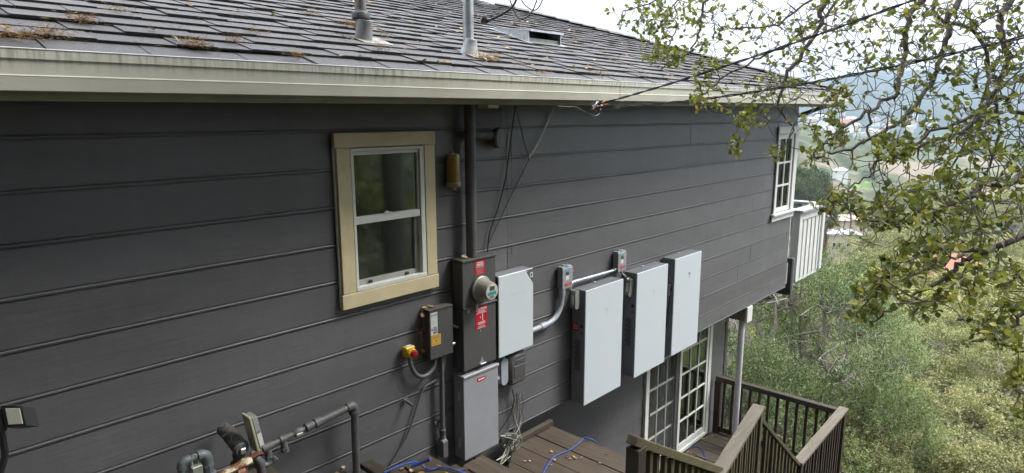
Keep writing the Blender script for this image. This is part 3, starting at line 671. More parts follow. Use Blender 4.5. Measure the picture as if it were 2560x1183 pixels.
# ------------------------------------------------------------------ overhead cables
def catenary(a, b, sag, n=24):
    t = np.linspace(0, 1, n)[:, None]; P = a * (1 - t) + b * t; P[:, 2] -= sag * 4 * (t * (1 - t))[:, 0]; return P
def twist(path, r, off, turns, m, name, par, n=6):
    P = np.asarray(path); T = np.linspace(0, turns * 2 * math.pi, len(P))
    for k in range(2):
        Q = P.copy(); Q[:, 2] += off * np.cos(T + math.pi * k); Q[:, 1] += off * np.sin(T + math.pi * k)
        obj(name, MB().tube(Q, r, n), m, par, True)
sp0 = on(1492, 262, 1, -.60)
c1 = thing('service_cable', 'upper of two black overhead service cables slanting steeply up to the right', 'cable', sp0)
twist(catenary(sp0, deep(2470, -70, 2.75), .03, 70), .0042, .0045, 9, BLACK, 'cable_strand', c1)
c2 = thing('service_cable', 'lower black overhead cable sagging from the gutter out to the right edge', 'cable', sp0)
twist(catenary(sp0 + [0, 0, -.02], deep(2760, 42, 2.6), .075, 80), .0045, .005, 10, BLACK, 'cable_strand', c2)
spl = thing('wire_splice', 'tangle of frayed bright wire ends where the overhead cables meet the gutter', 'wire splice', sp0 + [0, .0, -.02])
rs = random.Random(4)
for k in range(16):
    d = np.array([rs.uniform(-1, 1), rs.uniform(-.6, .3), rs.uniform(-.7, .7)]) * .085
    q = sp0 + [rs.uniform(-.04, .05), 0, -.01]
    obj('wire_end', MB().tube([q - d * .5, q + d * .2 + [0, 0, .012], q + d], .0022, 5), CHROME if k % 3 else mat('copper wire', (.45, .17, .10), .4, .7), spl, True)
lp = [on(x, y, 1, -.57) for x, y in ((1395, 266), (1440, 268), (1462, 281), (1488, 291), (1499, 284), (1494, 268), (1478, 262))]
obj('loop', MB().tube(lp, .004, 6), BLACK, spl, True)
def smooth_path(pts, n=6):
    P = [np.asarray(p, float) for p in pts]; P = [2 * P[0] - P[1]] + P + [2 * P[-1] - P[-2]]; out = []
    for i in range(1, len(P) - 2):
        for k in range(n):
            t = k / n; out.append(.5 * ((2 * P[i]) + (-P[i - 1] + P[i + 1]) * t + (2 * P[i - 1] - 5 * P[i] + 4 * P[i + 1] - P[i + 2]) * t * t + (-P[i - 1] + 3 * P[i] - 3 * P[i + 1] + P[i + 2]) * t ** 3))
    out.append(P[-2]); return np.array(out)
dl = thing('drip_loop_cable', 'black drip loop cables with a flared boot hanging beside the steel mast', 'cable', deep(1290, 0, 4.5))
obj('thick_cable', MB().tube(smooth_path([deep(x, y, 4.5) for x, y in ((1222, 52), (1243, 42), (1268, 28), (1283, 14), (1291, -5), (1290, -40), (1240, -90), (1176, -130))]), .0085, 10), BLACK, dl, True)
obj('cable_boot', MB().tube([deep(1207, 46, 4.5), deep(1212, 49, 4.5), deep(1218, 52, 4.5), deep(1226, 50, 4.5)], [.030, .034, .018, .009], 12), BLACK, dl, True)
obj('drip_loop', MB().tube(smooth_path([deep(x, y, 4.55) for x, y in ((1268, -30), (1275, 0), (1285, 26), (1297, 46), (1312, 47), (1328, 32), (1337, 14), (1339, -10), (1300, -70), (1190, -130))]), .0048, 8), BLACK, dl, True)
obj('drip_loop', MB().tube(smooth_path([deep(x, y, 4.6) for x, y in ((1296, -20), (1306, 4), (1321, 20), (1336, 26), (1347, 18), (1355, 2), (1360, -20), (1300, -90), (1195, -130))]), .0045, 8), BLACK, dl, True)
obj('tie_wire', MB().tube(smooth_path([deep(x, y, 4.5) for x, y in ((1206, 50), (1196, 42), (1185, 25), (1181, 0), (1178, -60))]), .003, 6), mat('copper wire', (.45, .17, .10)), dl, True)
# loose wall wires
def wire(name, label, pts, r, m, n=7, grp=None, cat='wire'):
    o = obj(name, MB().tube(smooth_path(pts, 6), r, n), m, None, True); tag(o, label, cat, grp); return o
W_ = lambda x, y, yy=-.035: on(x, y, 1, yy)
wire('wall_wire', 'black wire hanging down the wall from the eave to the meter panel top', [W_(1289, 266, -.3), W_(1288, 270, -.12), W_(1282, 310), W_(1274, 375), W_(1263, 450), W_(1245, 520), W_(1226, 575), W_(1220, 612), W_(1219, 633)], .0052, BLACK)
wire('wall_wire', 'thin twisted grey wire zigzagging from the eave down the wall', [W_(1290, 266, -.3), W_(1292, 280, -.1), W_(1302, 320), W_(1312, 360), W_(1322, 394), W_(1316, 412), W_(1300, 445), W_(1270, 505), W_(1240, 570), W_(1221, 610)], .0045, mat('grey twisted wire', (.09, .088, .08), .6))
wire('wall_wire', 'pale cream wire running from the gutter down to the thin grey wire', [W_(1425, 267, -.45), W_(1400, 269, -.3), W_(1386, 271, -.15), W_(1378, 282), W_(1362, 320), W_(1342, 362), W_(1322, 394)], .0082, CREAMWIRE)
tub = thing('amber_cylinder', 'amber plastic cylinder hanging on the wall beside the mast', 'container', (1.685, -.06, 1.64))
obj('tube', MB().lathe([(.047, 0), (.048, .01), (.046, .19), (.042, .20), (.012, .204)], (1.685, -.065, 1.665), (0, 0, 1), 20), mat('amber plastic', (.30, .19, .035), .35, 0, (.22, .13, .02), 9), tub, True)
obj('base', MB().lathe([(.012, -.02), (.018, -.02), (.02, 0), (.05, .004), (.054, .012), (.054, .034), (.047, .036)], (1.685, -.065, 1.632), (0, 0, 1), 20), mat('aged ivory plastic', (.38, .33, .2), .5), tub, True)
obj('hanger', MB().tube([(1.685, -.065, 1.866), (1.683, -.05, 1.92), (1.683, -.02, 1.95)], .002, 5), STEEL, tub, True)
vh = thing('dryer_vent', 'round dark vent cap on a short duct beside the mast under the eave', 'vent', (2.14, -.05, 1.96))
obj('duct', MB().tube([(1.87, -.055, 2.0), (2.11, -.06, 1.985)], .034, 14), PIPEGREY, vh, True)
obj('cap_disc', MB().lathe([(.06, -.05), (.075, -.03), (.078, 0), (.07, .012), (.0, .016)], (2.145, -.075, 1.965), (.35, -1, 0), 24), PIPEGREY, vh, True)
obj('patch', MB().box(1.90, 2.23, -.0275, -.0245, 2.06, 2.28, .001), PAINT2, vh)

# ------------------------------------------------------------------ meter panel and switch boxes
D = -.137
mp_ = thing('meter_cabinet', 'tall dark grey electrical meter panel with red warning labels', 'meter panel', (1.86, -.07, .25))
mx0, mx1, mz0, mz1 = 1.686, 2.032, .252, 1.095
obj('upper_box', MB().box(mx0, mx1, D, -.024, .735, mz1 - .014, .004), PAINT2, mp_)
obj('lower_door', MB().box(mx0, mx1, D - .001, -.024, mz0, .727, .004), PAINT2, mp_)
obj('top_cap', MB().box(mx0 - .006, mx1 + .006, D - .008, -.022, mz1 - .0135, mz1 + .006, .004), mat('dusty cap', (.10, .097, .088), .7, 0, (.065, .06, .055), 14, bumps=.3), mp_)
obj('divider_rail', MB().box(mx0 + .0, mx1 + .004, D - .010, D - .0015, .727, .741, .002), PAINT2, mp_)
obj('door_latch', MB().box(1.845, 1.905, D - .018, D - .001, .262, .272, .002).prism([(1.838, .272), (1.895, .28), (1.872, .325)], 1, D - .006, D - .0012), STEEL, mp_)
obj('hasp', MB().box(1.806, 1.827, D - .016, D - .002, .712, .755, .002), STEEL, mp_)
obj('latch_plate', MB().box(1.728, 1.752, D - .004, D - .0012, .695, .722), ZINC, mp_)
obj('screw', MB().lathe([(.007, 0), (.005, .005)], (1.86, D - .001, .53), (0, -1, 0), 10), STEEL, mp_)
lab = plate('warning_label', 1.812, 1.918, .968, 1.078, D, RED, mp_)
text('WARNING', .018, 1.865, D - .0022, 1.026, PRINT, mp_, 1.0)
bars(mp_, 1.822, 1.908, (1.058, 1.046, 1.036), .006, D - .0016, PRINT); bars(mp_, 1.822, 1.908, (1.009, .999, .990, .981, .974), .004, D - .0016, mat('pink print', (.6, .25, .25), .5, rvar=0))
plate('caution_label', 1.810, 1.935, .548, .722, D - .001, RED, mp_)
text('CAUTION', .026, 1.872, D - .0032, .700, PRINT, mp_, .98, .0006)
bars(mp_, 1.822, 1.922, (.683, .676), .003, D - .0026, PRINT); bars(mp_, 1.815, 1.930, (.668,), .003, D - .0026, PRINT)
obj('warning_symbol', MB().prism([(1.878, .662), (1.886, .660), (1.890, .640), (1.887, .622), (1.893, .604), (1.886, .606), (1.880, .622), (1.883, .640)], 1, D - .0026, D - .0031).prism([(1.862, .645), (1.866, .642), (1.860, .626), (1.857, .630)], 1, D - .0026, D - .0031), PRINT, mp_)
bars(mp_, 1.83, 1.915, (.598, .590, .583), .003, D - .0026, PRINT); text('WARNING', .016, 1.872, D - .0032, .566, PRINT, mp_)
bars(mp_, 1.825, 1.92, (.553,), .003, D - .0026, PRINT)
mt = thing('electric_meter', 'round glass electric meter with grey display and teal sticker on the panel', 'meter', (1.865, D, .865))
mc = (1.862, D - .001, .862)
obj('ring', MB().lathe([(.094, 0), (.098, .006), (.098, .022), (.090, .03), (.084, .031)], mc, (0, -1, 0), 32), ZINC, mt, True)
obj('cover', MB().lathe([(.084, .031), (.078, .05), (.068, .10), (.066, .118), (.062, .125)], mc, (0, -1, 0), 32), mat('dusty meter cover', (.36, .35, .32), .3, 0, (.28, .26, .22), 12), mt, True)
obj('face', MB().lathe([(.0615, 0), (.0615, .003)], (mc[0], mc[1] - .125, mc[2]), (0, -1, 0), 32), mat('meter face', (.55, .55, .50), .35), mt)
fy = mc[1] - .1285
obj('display_bezel', MB().box(mc[0] - .022, mc[0] + .026, fy - .004, fy, mc[2] + .008, mc[2] + .046, .002), ZINC, mt)
obj('display', MB().box(mc[0] - .016, mc[0] + .018, fy - .0052, fy - .0042, mc[2] + .014, mc[2] + .039), mat('lcd', (.07, .08, .06), .2), mt)
plate('sticker', mc[0] - .043, mc[0] + .038, mc[2] - .026, mc[2] - .003, fy, TEAL, mt); bars(mt, mc[0] - .03, mc[0] + .025, (mc[2] - .036, mc[2] - .043, mc[2] - .05), .003, fy, DPRINT)

sw = thing('disconnect_switch', 'dark grey switch box with white and yellow stickers under the window', 'switch box', (1.5, -.05, .42))
D2 = -.108
obj('box', MB().box(1.396, 1.606, D2 + .012, -.024, .425, .775, .004), PAINT2, sw)
obj('cover', MB().box(1.392, 1.611, D2, D2 + .011, .420, .779, .003), PAINT2, sw)
obj('top_lip', MB().box(1.391, 1.612, D2 - .005, -.022, .7795, .787, .002), mat('dusty cap', (.10, .097, .088)), sw)
plate('white_sticker', 1.402, 1.464, .600, .765, D2, LABELW, sw); text('EATON', .019, 1.433, D2 - .0022, .745, mat('blue print', (.02, .12, .32), .5, rvar=0), sw, .85, .0005)
bars(sw, 1.408, 1.458, (.727, .706, .700, .690, .683, .672), .0025, D2 - .0016, GPRINT); bars(sw, 1.420, 1.460, (.655, .646, .637, .628, .617, .610), .005, D2 - .0016, DPRINT); plate('mark', 1.407, 1.415, .636, .652, D2 - .0016, DPRINT, sw)
plate('yellow_sticker', 1.404, 1.492, .520, .598, D2, ORANGE, sw); bars(sw, 1.415, 1.482, (.582, .574, .53), .003, D2 - .0016, mat('brown print', (.3, .15, .03), .5, rvar=0))
obj('sticker_mark', MB().lathe([(.008, 0), (.008, .0006)], (1.448, D2 - .0016, .553), (0, -1, 0), 12), mat('brown print', (.3, .15, .03)), sw)
obj('handle', MB().tube([(1.612, -.06, .62), (1.635, -.075, .615), (1.655, -.095, .60), (1.672, -.10, .597)], .011, 8), PAINT2, sw, True)
obj('lock', MB().lathe([(.016, 0), (.016, .03)], (1.613, -.08, .475), (1, 0, 0), 14), CHROME, sw, True)
for z in (.70, .45): obj('hinge', MB().box(1.387, 1.3955, D2 + .005, D2 + .025, z, z + .028, .002), PAINT2, sw)

es = thing('emergency_stop', 'yellow emergency stop box with red mushroom button', 'switch', (1.245, -.05, .48))
obj('box', MB().box(1.205, 1.285, -.075, -.024, .478, .553, .006), YEL, es)
obj('collar', MB().lathe([(.036, 0), (.036, .012), (.03, .016)], (1.247, -.0755, .512), (0, -1, 0), 20), YEL, es, True)
obj('button', MB().lathe([(.015, 0), (.015, .012), (.027, .016), (.027, .026), (.02, .031)], (1.247, -.092, .512), (0, -1, 0), 20), REDP, es, True)
plate('label', 1.23, 1.27, .5532, .5540, -.03, LABELW, es, .03)
wire('flex_conduit', 'thick grey flexible conduit looping from the emergency stop to the switch box', [(1.245, -.055, .478), (1.252, -.06, .42), (1.285, -.065, .345), (1.335, -.07, .305), (1.40, -.07, .305), (1.455, -.065, .345), (1.482, -.06, .425)], .0155, PIPEGREY, 12, cat='conduit')
cdt = thing('wall_conduit', 'grey painted vertical conduit ending in a fitting below the switch box', 'conduit', (1.53, -.055, -.40))
obj('pipe', MB().tube([(1.535, -.06, .424), (1.53, -.06, -.16)], .0175, 14), PIPEGREY, cdt, True)
obj('coupling', MB().lathe([(.021, 0), (.024, .006), (.021, .012), (.024, .018), (.021, .024), (.024, .03), (.024, .07)], (1.53, -.06, -.245), (0, 0, 1), 16), PIPEGREY, cdt, True)
obj('outlet_body', MB().box(1.498, 1.558, -.085, -.030, -.40, -.246, .012), PIPEGREY, cdt); obj('outlet_cover', MB().box(1.503, 1.553, -.093, -.0855, -.392, -.262, .006), PIPEGREY, cdt)
obj('strap', MB().box(1.47, 1.59, -.043, -.028, -.13, -.105, .003), PIPEGREY, cdt)
wire('metal_flex', 'thin ribbed metal conduit curving down the wall to the deck', [(1.575, -.045, .424), (1.578, -.045, .35), (1.555, -.045, .28), (1.50, -.042, .225), W_(1062, 968), W_(1048, 1000), W_(1035, 1040), W_(1020, 1085), W_(1000, 1125), W_(978, 1160)], .0085, PIPEGREY, 8, cat='conduit')
obj_p = thing('wall_peg', 'short painted peg sticking out of the siding left of the ribbed conduit', 'peg', (1.222, -.02, .148))
obj('peg_rod', MB().tube([(1.222, -.02, .148), (1.232, -.10, .125)], .011, 10), PIPEGREY, obj_p, True)
obj('peg_plate', MB().box(1.203, 1.241, -.031, -.022, .135, .165, .002), PIPEGREY, obj_p)

gs = thing('breaker_cabinet', 'light grey metal breaker cabinet hanging below the meter panel', 'breaker cabinet', (1.86, -.07, -.46))
D3 = -.140
obj('box', MB().box(1.678, 2.042, D3 + .01, -.024, -.462, .195, .003), GUNMETAL, gs)
obj('cover', MB().box(1.674, 2.046, D3 - .003, D3 + .009, -.466, .190, .003), GUNMETAL, gs)
obj('top_lip', MB().box(1.668, 2.052, D3 - .012, -.022, .1955, .218, .004), GUNMETAL, gs)
plate('red_sticker', 1.815, 1.905, .130, .160, D3 - .003, RED, gs); bars(gs, 1.823, 1.897, (.141,), .009, D3 - .0046, PRINT)
for z in (.05, -.33):
    obj('latch', MB().box(1.6695, 1.6775, -.105, -.085, z - .035, z + .04, .002).tube([(1.668, -.10, z + .04), (1.655, -.10, z + .03), (1.655, -.10, z - .03), (1.668, -.10, z - .04)], .004, 6), STEEL, gs, True)
for r in (.045, .033, .020): obj('knockout', MB().lathe([(r, 0), (r, .0015 + .001 * (.05 - r) * 30), (r - .004, .0017 + .001 * (.05 - r) * 30)], (1.6778, -.082, -.375), (-1, 0, 0), 24), GUNMETAL, gs)
gw = thing('backup_gateway', 'white fronted backup gateway box beside the round electric meter', 'gateway', (2.25, -.075, .257))
obj('body', MB().box(2.075, 2.448, -.132, -.026, .265, .905, .005), mat('gateway body', (.055, .056, .065), .5), gw)
obj('top_plate', MB().box(2.052, 2.452, -.138, -.024, .9055, .915, .003), CABSIDE, gw)
obj('front_panel', MB().box(2.047, 2.457, -.152, -.139, .257, .9165, .004), GLASSW, gw)
obj('corner_badge', MB().prism([(2.36, .9145), (2.4555, .9145), (2.4555, .79)], 1, -.1535, -.1523), mat('badge grey', (.13, .14, .13), .4), gw)
obj('badge_icon', MB().box(2.415, 2.447, -.1545, -.1537, .845, .885).box(2.368, 2.378, -.1545, -.1537, .897, .907), PRINT, gw); plate('icon_core', 2.422, 2.440, .852, .878, -.1547, mat('badge grey', (.13, .14, .13)), gw, .0006)
for i, ch in enumerate('TESLA'): text(ch, .026, 2.178 + .038 * i, -.1526, .742, GPRINT, gw, 1.2)
lbx = thing('conduit_junction', 'pale grey rounded conduit body below the white gateway', 'conduit body', (2.16, -.07, 0))
pts = [(2.165 + .037 * math.cos(a), (.175 if math.sin(a) > 0 else .025) + .037 * math.sin(a)) for a in np.linspace(0, 2 * math.pi, 24, endpoint=False)]
obj('shell', MB().prism(pts, 1, -.095, -.035), PVC, lbx); obj('cover', MB().prism([(2.165 + (x - 2.165) * 1.08, .10 + (z - .10) * 1.03) for x, z in pts], 1, -.103, -.0955), PVC, lbx)
obj('side_pipe', MB().tube([(2.046, -.07, .055), (2.128, -.07, .055)], .024, 14), PVC, lbx, True); obj('top_pipe', MB().tube([(2.165, -.07, .21), (2.165, -.07, .262)], .024, 14), PVC, lbx, True)
tb_ = thing('telephone_box', 'dark grey rounded telephone junction box with dangling wires', 'junction box', (2.31, -.07, -.05))
obj('case', MB().box(2.205, 2.415, -.125, -.055, -.05, .225, .028), PAINT2, tb_, True); obj('back_plate', MB().box(2.225, 2.455, -.0545, -.024, -.03, .20, .004), PAINT2, tb_)
obj('embossed_panel', MB().box(2.25, 2.385, -.1285, -.1245, .02, .12, .004).box(2.27, 2.38, -.1285, -.1245, .135, .17, .004), PAINT2, tb_)
obj('screw', MB().lathe([(.009, 0), (.006, .006)], (2.438, -.055, .06), (0, -1, 0), 10), STEEL, tb_)
# dangling wires
rw = random.Random(9)
tg = thing('wire_tangle', 'tangled bundle of pale telephone wires hanging over the deck', 'wires', (2.33, -.06, -.55))
def q3(x, y, d=0): p = on(x, y, 1, -.05 - d); return p
for k in range(9):
    x = 1290 + rw.uniform(-8, 14); pts = [q3(x, 985), q3(x + rw.uniform(-6, 6), 1010), q3(x + rw.uniform(-12, 10), 1050), q3(1285 + rw.uniform(-20, 20), 1085, .03)]
    for j in range(rw.randint(5, 9)):
        a = rw.uniform(0, 6.28); r_ = rw.uniform(8, 30); pts.append(q3(1276 + r_ * math.cos(a), 1103 + r_ * .85 * math.sin(a), rw.uniform(.0, .10)))
    if k % 2: pts.append(q3(1268 + rw.uniform(-25, 20), 1150 + rw.uniform(-10, 12), .08))
    obj('wire', MB().tube(smooth_path(pts, 5), rw.uniform(.0024, .0036), 5), CABLEW if k % 3 == 1 else mat('grey twisted wire', (.09, .088, .08)), tg, True)
for k in range(10):
    a0 = rw.uniform(0, 6.28); R_ = rw.uniform(16, 27); pts = [q3(1277 + (R_ + rw.uniform(-4, 4)) * math.cos(a0 + j * .7), 1105 + .8 * (R_ + rw.uniform(-4, 4)) * math.sin(a0 + j * .7), .05 + .02 * math.sin(j + k)) for j in range(14)]
    obj('wire', MB().tube(smooth_path(pts, 4), rw.uniform(.0022, .0036), 5), CABLEW if k % 4 == 1 else mat('old grey wire', (.17, .165, .15), .6), tg, True)
for k in range(6):
    x = 1285 + rw.uniform(-30, 22); obj('wire', MB().tube(smooth_path([q3(x, 1115, .06), q3(x + rw.uniform(-14, 8), 1138, .08), q3(x + rw.uniform(-26, 0), 1150 + rw.uniform(0, 22), .09), q3(x + rw.uniform(-8, 10), 1140, .08)]), .0026, 5), CABLEW, tg, True)
wire('wall_wire', 'black cable dropping from the telephone box behind the grey cabinet', [q3(1281, 975), q3(1285, 1000), q3(1278, 1030), q3(1262, 1060), q3(1243, 1085), q3(1225, 1100)], .0052, BLACK)
wire('wall_wire', 'thin pale wire curling below the bottom of the grey cabinet', [q3(1208, 1122), q3(1200, 1138), q3(1185, 1150), q3(1168, 1158), q3(1152, 1172)], .0038, CABLEW)
wire('wall_wire', 'thin pale wire drooping to the bottom edge below the grey cabinet', [q3(1183, 1141), q3(1196, 1152), q3(1206, 1168), q3(1214, 1190)], .0038, CABLEW)
wire('wall_wire', 'thin grey wire straggling down from the conduit body', [q3(1240, 985), q3(1250, 1000), q3(1256, 1020), q3(1258, 1045), q3(1268, 1075)], .003, mat('old grey wire', (.17, .165, .15)))

# ------------------------------------------------------------------ batteries and disconnects
def t_logo(cx, cz, h, y):
    s = h
    return MB().prism([(cx - .42 * s, cz + .42 * s), (cx - .2 * s, cz + .48 * s), (cx + .2 * s, cz + .48 * s), (cx + .42 * s, cz + .42 * s), (cx + .36 * s, cz + .30 * s), (cx + .15 * s, cz + .36 * s), (cx + .09 * s, cz + .30 * s), (cx, cz - .5 * s), (cx - .09 * s, cz + .30 * s), (cx - .15 * s, cz + .36 * s), (cx - .36 * s, cz + .30 * s)], 1, y, y + .0008)
BODYL = mat('cabinet side print', (.16, .165, .185), .5, rvar=0)
def battery(x0, z0, label, first, logo):
    t = thing('battery_cabinet', label, 'battery', (x0 + .3, -.09, z0), 'wall batteries')
    w_, h_ = .609, 1.099; yb, yf = -.026, -.1846
    obj('body', MB().box(x0 + .004, x0 + w_ - .004, yf + .012, yb, z0 + .004, z0 + h_ - .006, .006), CABSIDE, t)
    obj('top_cover', MB().box(x0 + .003, x0 + w_ - .003, yf + .0125, yb, z0 + h_ - .0055, z0 + h_ - .0005, .002), CABTOP, t)
    obj('front_glass', MB().box(x0, x0 + w_, yf, yf + .0105, z0, z0 + h_, .003), GLASSW, t)
    obj('wall_bracket', MB().box(x0 + .06, x0 + w_ - .06, yb + .0005, -.0225, z0 + .2, z0 + .9), BLACK, t)
    xs = x0 + .0038
    obj('access_plate', MB().box(xs - .0022, xs, -.125, -.03, z0 + .74, z0 + 1.075, .0008), CABSIDE, t)
    obj('switch_plate', MB().box(xs - .003, xs, -.162, -.118, z0 + .66, z0 + .80, .001), CABSIDE, t)
    obj('switch_slot', MB().box(xs - .006, xs - .003, -.158, -.125, z0 + .745, z0 + .775, .001), BLACK, t)
    obj('lock_hole', MB().lathe([(.009, 0), (.009, .003)], (xs - .003, -.14, z0 + .695), (-1, 0, 0), 12), BLACK, t)
    b = MB()
    for k in range(22): b.box(xs - .0006, xs, -.135 + .003 * (k % 3), -.055 - .008 * ((k * 7) % 4), z0 + .33 + .0135 * k, z0 + .338 + .0135 * k)
    obj('rating_print', b, DPRINT, t)
    for k, (yy, zz_) in enumerate(((-.10, .985), (-.075, 1.02), (-.135, .96), (-.13, .99), (-.14, .90), (-.115, .905))): obj('knockout', MB().lathe([(.0075 if k % 2 else .011, 0), (.0075 if k % 2 else .011, .0012)], (xs - .0022, yy, z0 + zz_), (-1, 0, 0), 12), CABTOP if k % 2 else CABSIDE, t)
    for zz_ in (.18, .5): obj('screw', MB().lathe([(.006, 0), (.004, .003)], (xs, -.165, z0 + zz_), (-1, 0, 0), 8), BLACK, t)
    obj('hoist_tab', MB().box(x0 + .30, x0 + .325, -.06, -.027, z0 + h_, z0 + h_ + .008, .002), STEEL, t)
    obj('logo', t_logo(x0 + .335, z0 + .835 if logo < 2 else z0 + .86, .072, yf - .0009), (GPRINT if logo < 2 else mat('logo grey', (.10, .11, .11), .4, rvar=0)) if logo else mat('dull logo', (.60, .63, .55), .4, rvar=0), t)
    return t, xs
b1, xs1 = battery(3.1385, -.512, 'nearest white fronted wall battery with red label on its grey side', True, 0)
obj('red_label', MB().box(xs1 - .0045, xs1 - .0025, -.105, -.036, .195, .265), RED, b1); obj('label_print', MB().box(xs1 - .0052, xs1 - .0046, -.098, -.044, .245, .252).box(xs1 - .0052, xs1 - .0046, -.095, -.05, .227, .234).box(xs1 - .0052, xs1 - .0046, -.098, -.044, .21, .217), PRINT, b1)
battery(3.9934, -.508, 'middle white fronted wall battery of the three', False, 0)
battery(4.752, -.488, 'farthest white fronted wall battery with dark logo near its top', False, 2)
def disconnect(x0, z0, label):
    t = thing('safety_disconnect', label, 'disconnect', (x0 + .07, -.04, z0), 'small disconnect switches'); d = -.088
    obj('box', MB().box(x0, x0 + .142, d + .008, -.024, z0, z0 + .198, .003), GUNMETAL, t)
    obj('cover', MB().box(x0 - .002, x0 + .144, d, d + .007, z0 - .003, z0 + .185, .003), GUNMETAL, t)
    obj('hub_plate', MB().lathe([(.03, 0), (.03, .008), (.022, .01)], (x0 + .07, -.055, z0 + .1985), (0, 0, 1), 18), STEEL, t, True)
    for s_ in (-.03, .03): obj('screw', MB().lathe([(.006, 0), (.005, .02)], (x0 + .07 + s_, -.055, z0 + .1985), (0, 0, 1), 8), STEEL, t)
    plate('rating_label', x0 + .04, x0 + .088, z0 + .075, z0 + .155, d, LABELW, t); plate('label_top', x0 + .04, x0 + .088, z0 + .147, z0 + .163, d - .0016, CYAN, t); plate('label_block', x0 + .042, x0 + .086, z0 + .118, z0 + .146, d - .0016, DPRINT, t)
    plate('red_label', x0 + .03, x0 + .118, z0 + .022, z0 + .048, d, RED, t); bars(t, x0 + .038, x0 + .11, (z0 + .028, z0 + .038), .004, d - .0016, mat('pink print', (.6, .25, .25)))
    obj('red_handle', MB().prism([(z0 + .11, 0), (z0 + .155, .0)] if 0 else [(-.08, z0 + .135), (-.062, z0 + .165), (-.04, z0 + .16), (-.045, z0 + .13), (-.07, z0 + .112)], 0, x0 + .145, x0 + .168), REDP, t)
    obj('handle_ring', MB().lathe([(.008, 0), (.008, .002)], (x0 + .168, -.06, z0 + .14), (1, 0, 0), 10), STEEL, t)
    return t
disconnect(2.925, .628, 'small grey disconnect with red handle above the curved pvc conduit')
disconnect(3.795, .630, 'small grey disconnect with red handle above the middle battery')
em = thing('steel_conduit', 'bright steel conduit joining the two small disconnects', 'conduit', (3.45, -.055, .645))
obj('pipe', MB().tube([(3.09, -.055, .655), (3.775, -.055, .645)], .0165, 14), CHROME, em, True)
for x in (3.073, 3.765): obj('connector', MB().lathe([(.022, 0), (.022, .012), (.019, .013), (.021, .02), (.021, .026)], (x, -.055, .65), (1, 0, 0), 14), CHROME, em, True)
obj('lock_ring', MB().lathe([(.025, 0), (.027, .006), (.025, .012)], (3.784, -.055, .645), (1, 0, 0), 14), BLACK, em, True)
pv = thing('pvc_conduit', 'grey plastic conduit curving from the gateway up to the first disconnect', 'conduit', (2.75, -.06, .35))
obj('pipe', MB().tube(smooth_path([(2.452, -.06, .335), (2.57, -.06, .342), (2.70, -.06, .346), (2.80, -.06, .358), (2.88, -.06, .395), (2.928, -.06, .455), (2.948, -.06, .53), (2.95, -.06, .60)]), .0235, 16), PVC, pv, True)
obj('coupling', MB().tube([(2.655, -.06, .3445), (2.725, -.06, .348)], .029, 16), PVC, pv, True); obj('coupling', MB().tube([(2.95, -.06, .565), (2.95, -.06, .624)], .0295, 16), PVC, pv, True)
obj('connector', MB().tube([(2.452, -.06, .335), (2.475, -.06, .336)], .029, 12), CHROME, pv, True)
def lb(name, label, c, tiltdeg, nip):
    t = thing(name, label, 'fitting', c); R_ = Matrix.Rotation(math.radians(tiltdeg), 3, 'Y')
    pts = [(.026 * math.cos(a), (.062 if math.sin(a) > 0 else -.062) + .026 * math.sin(a)) for a in np.linspace(0, 2 * math.pi, 20, endpoint=False)]
    def rot(mb): mb.v = [tuple(R_ @ Vector(p) + Vector(c)) for p in mb.v]; return mb
    obj('fitting_body', rot(MB().prism(pts, 1, -.05, .0)), ZINC, t); obj('fitting_cover', rot(MB().prism([(x * 1.1, z * 1.03) for x, z in pts], 1, -.058, -.0505)), ZINC, t)
    obj('fitting_label', rot(MB().box(-.0275, -.0262, -.042, -.015, -.045, .04)), LABELW, t)
    obj('nipple', MB().tube(nip, .013, 12), ZINC, t, True)
    return t
lb('conduit_fitting', 'zinc conduit fitting at the upper left corner of the nearest battery', (3.068, -.085, .515), 0, [(3.09, -.11, .475), (3.138, -.11, .475)])
obj('elbow', MB().tube(smooth_path([(3.04, -.075, .628), (3.05, -.08, .605), (3.068, -.085, .58)]), .011, 10), CHROME, [o for o in bpy.data.objects if o.name.startswith('conduit_fitting')][0], True)
l2 = lb('conduit_fitting', 'zinc conduit fitting tilted beside the upper left of the middle battery', (3.955, -.085, .45), 12, [(3.93, -.10, .53), (3.992, -.10, .535)])
obj('elbow', MB().tube(smooth_path([(3.86, -.075, .628), (3.88, -.08, .595), (3.905, -.085, .575), (3.94, -.085, .56)]), .012, 10), CHROME, l2, True)
l3 = thing('conduit_fitting', 'small grey fitting and pipe on the left side of the farthest battery', 'fitting', (4.73, -.12, .25))
obj('fitting_body', MB().box(4.722, 4.75, -.145, -.10, .20, .33, .006), GUNMETAL, l3); obj('pipe', MB().tube(smooth_path([(4.735, -.12, .20), (4.733, -.115, .10), (4.72, -.10, .03), (4.70, -.08, -.02)]), .012, 10), CABSIDE, l3, True)
# ------------------------------------------------------------------ gas piping
gp = thing('gas_pipe', 'grey gas pipe with elbow and unions running along the lower siding', 'pipe', (.74, -.12, -.14))
obj('riser', MB().tube([(.742, -.12, .285), (.735, -.12, -.16)], .0245, 16), PIPEGREY, gp, True)
obj('elbow', MB().tube(smooth_path([(.735, -.12, .255), (.742, -.12, .285), (.735, -.12, .305), (.715, -.12, .312), (.69, -.12, .309)]), [.029] * 24 + [.029], 16), PIPEGREY, gp, True)
obj('elbow_ring', MB().lathe([(.033, 0), (.033, .014)], (.742, -.12, .252), (0, 0, 1), 18), PIPEGREY, gp, True)
hA, hB = np.array([.70, -.12, .309]), np.array([.06, -.12, .25])
def hp(t): return hA * (1 - t) + hB * t
obj('run', MB().tube([hp(0), hp(.36)], .0235, 16), PIPEGREY, gp, True); obj('run', MB().tube([hp(.36), hp(1)], .0165, 14), PIPEGREY, gp, True)
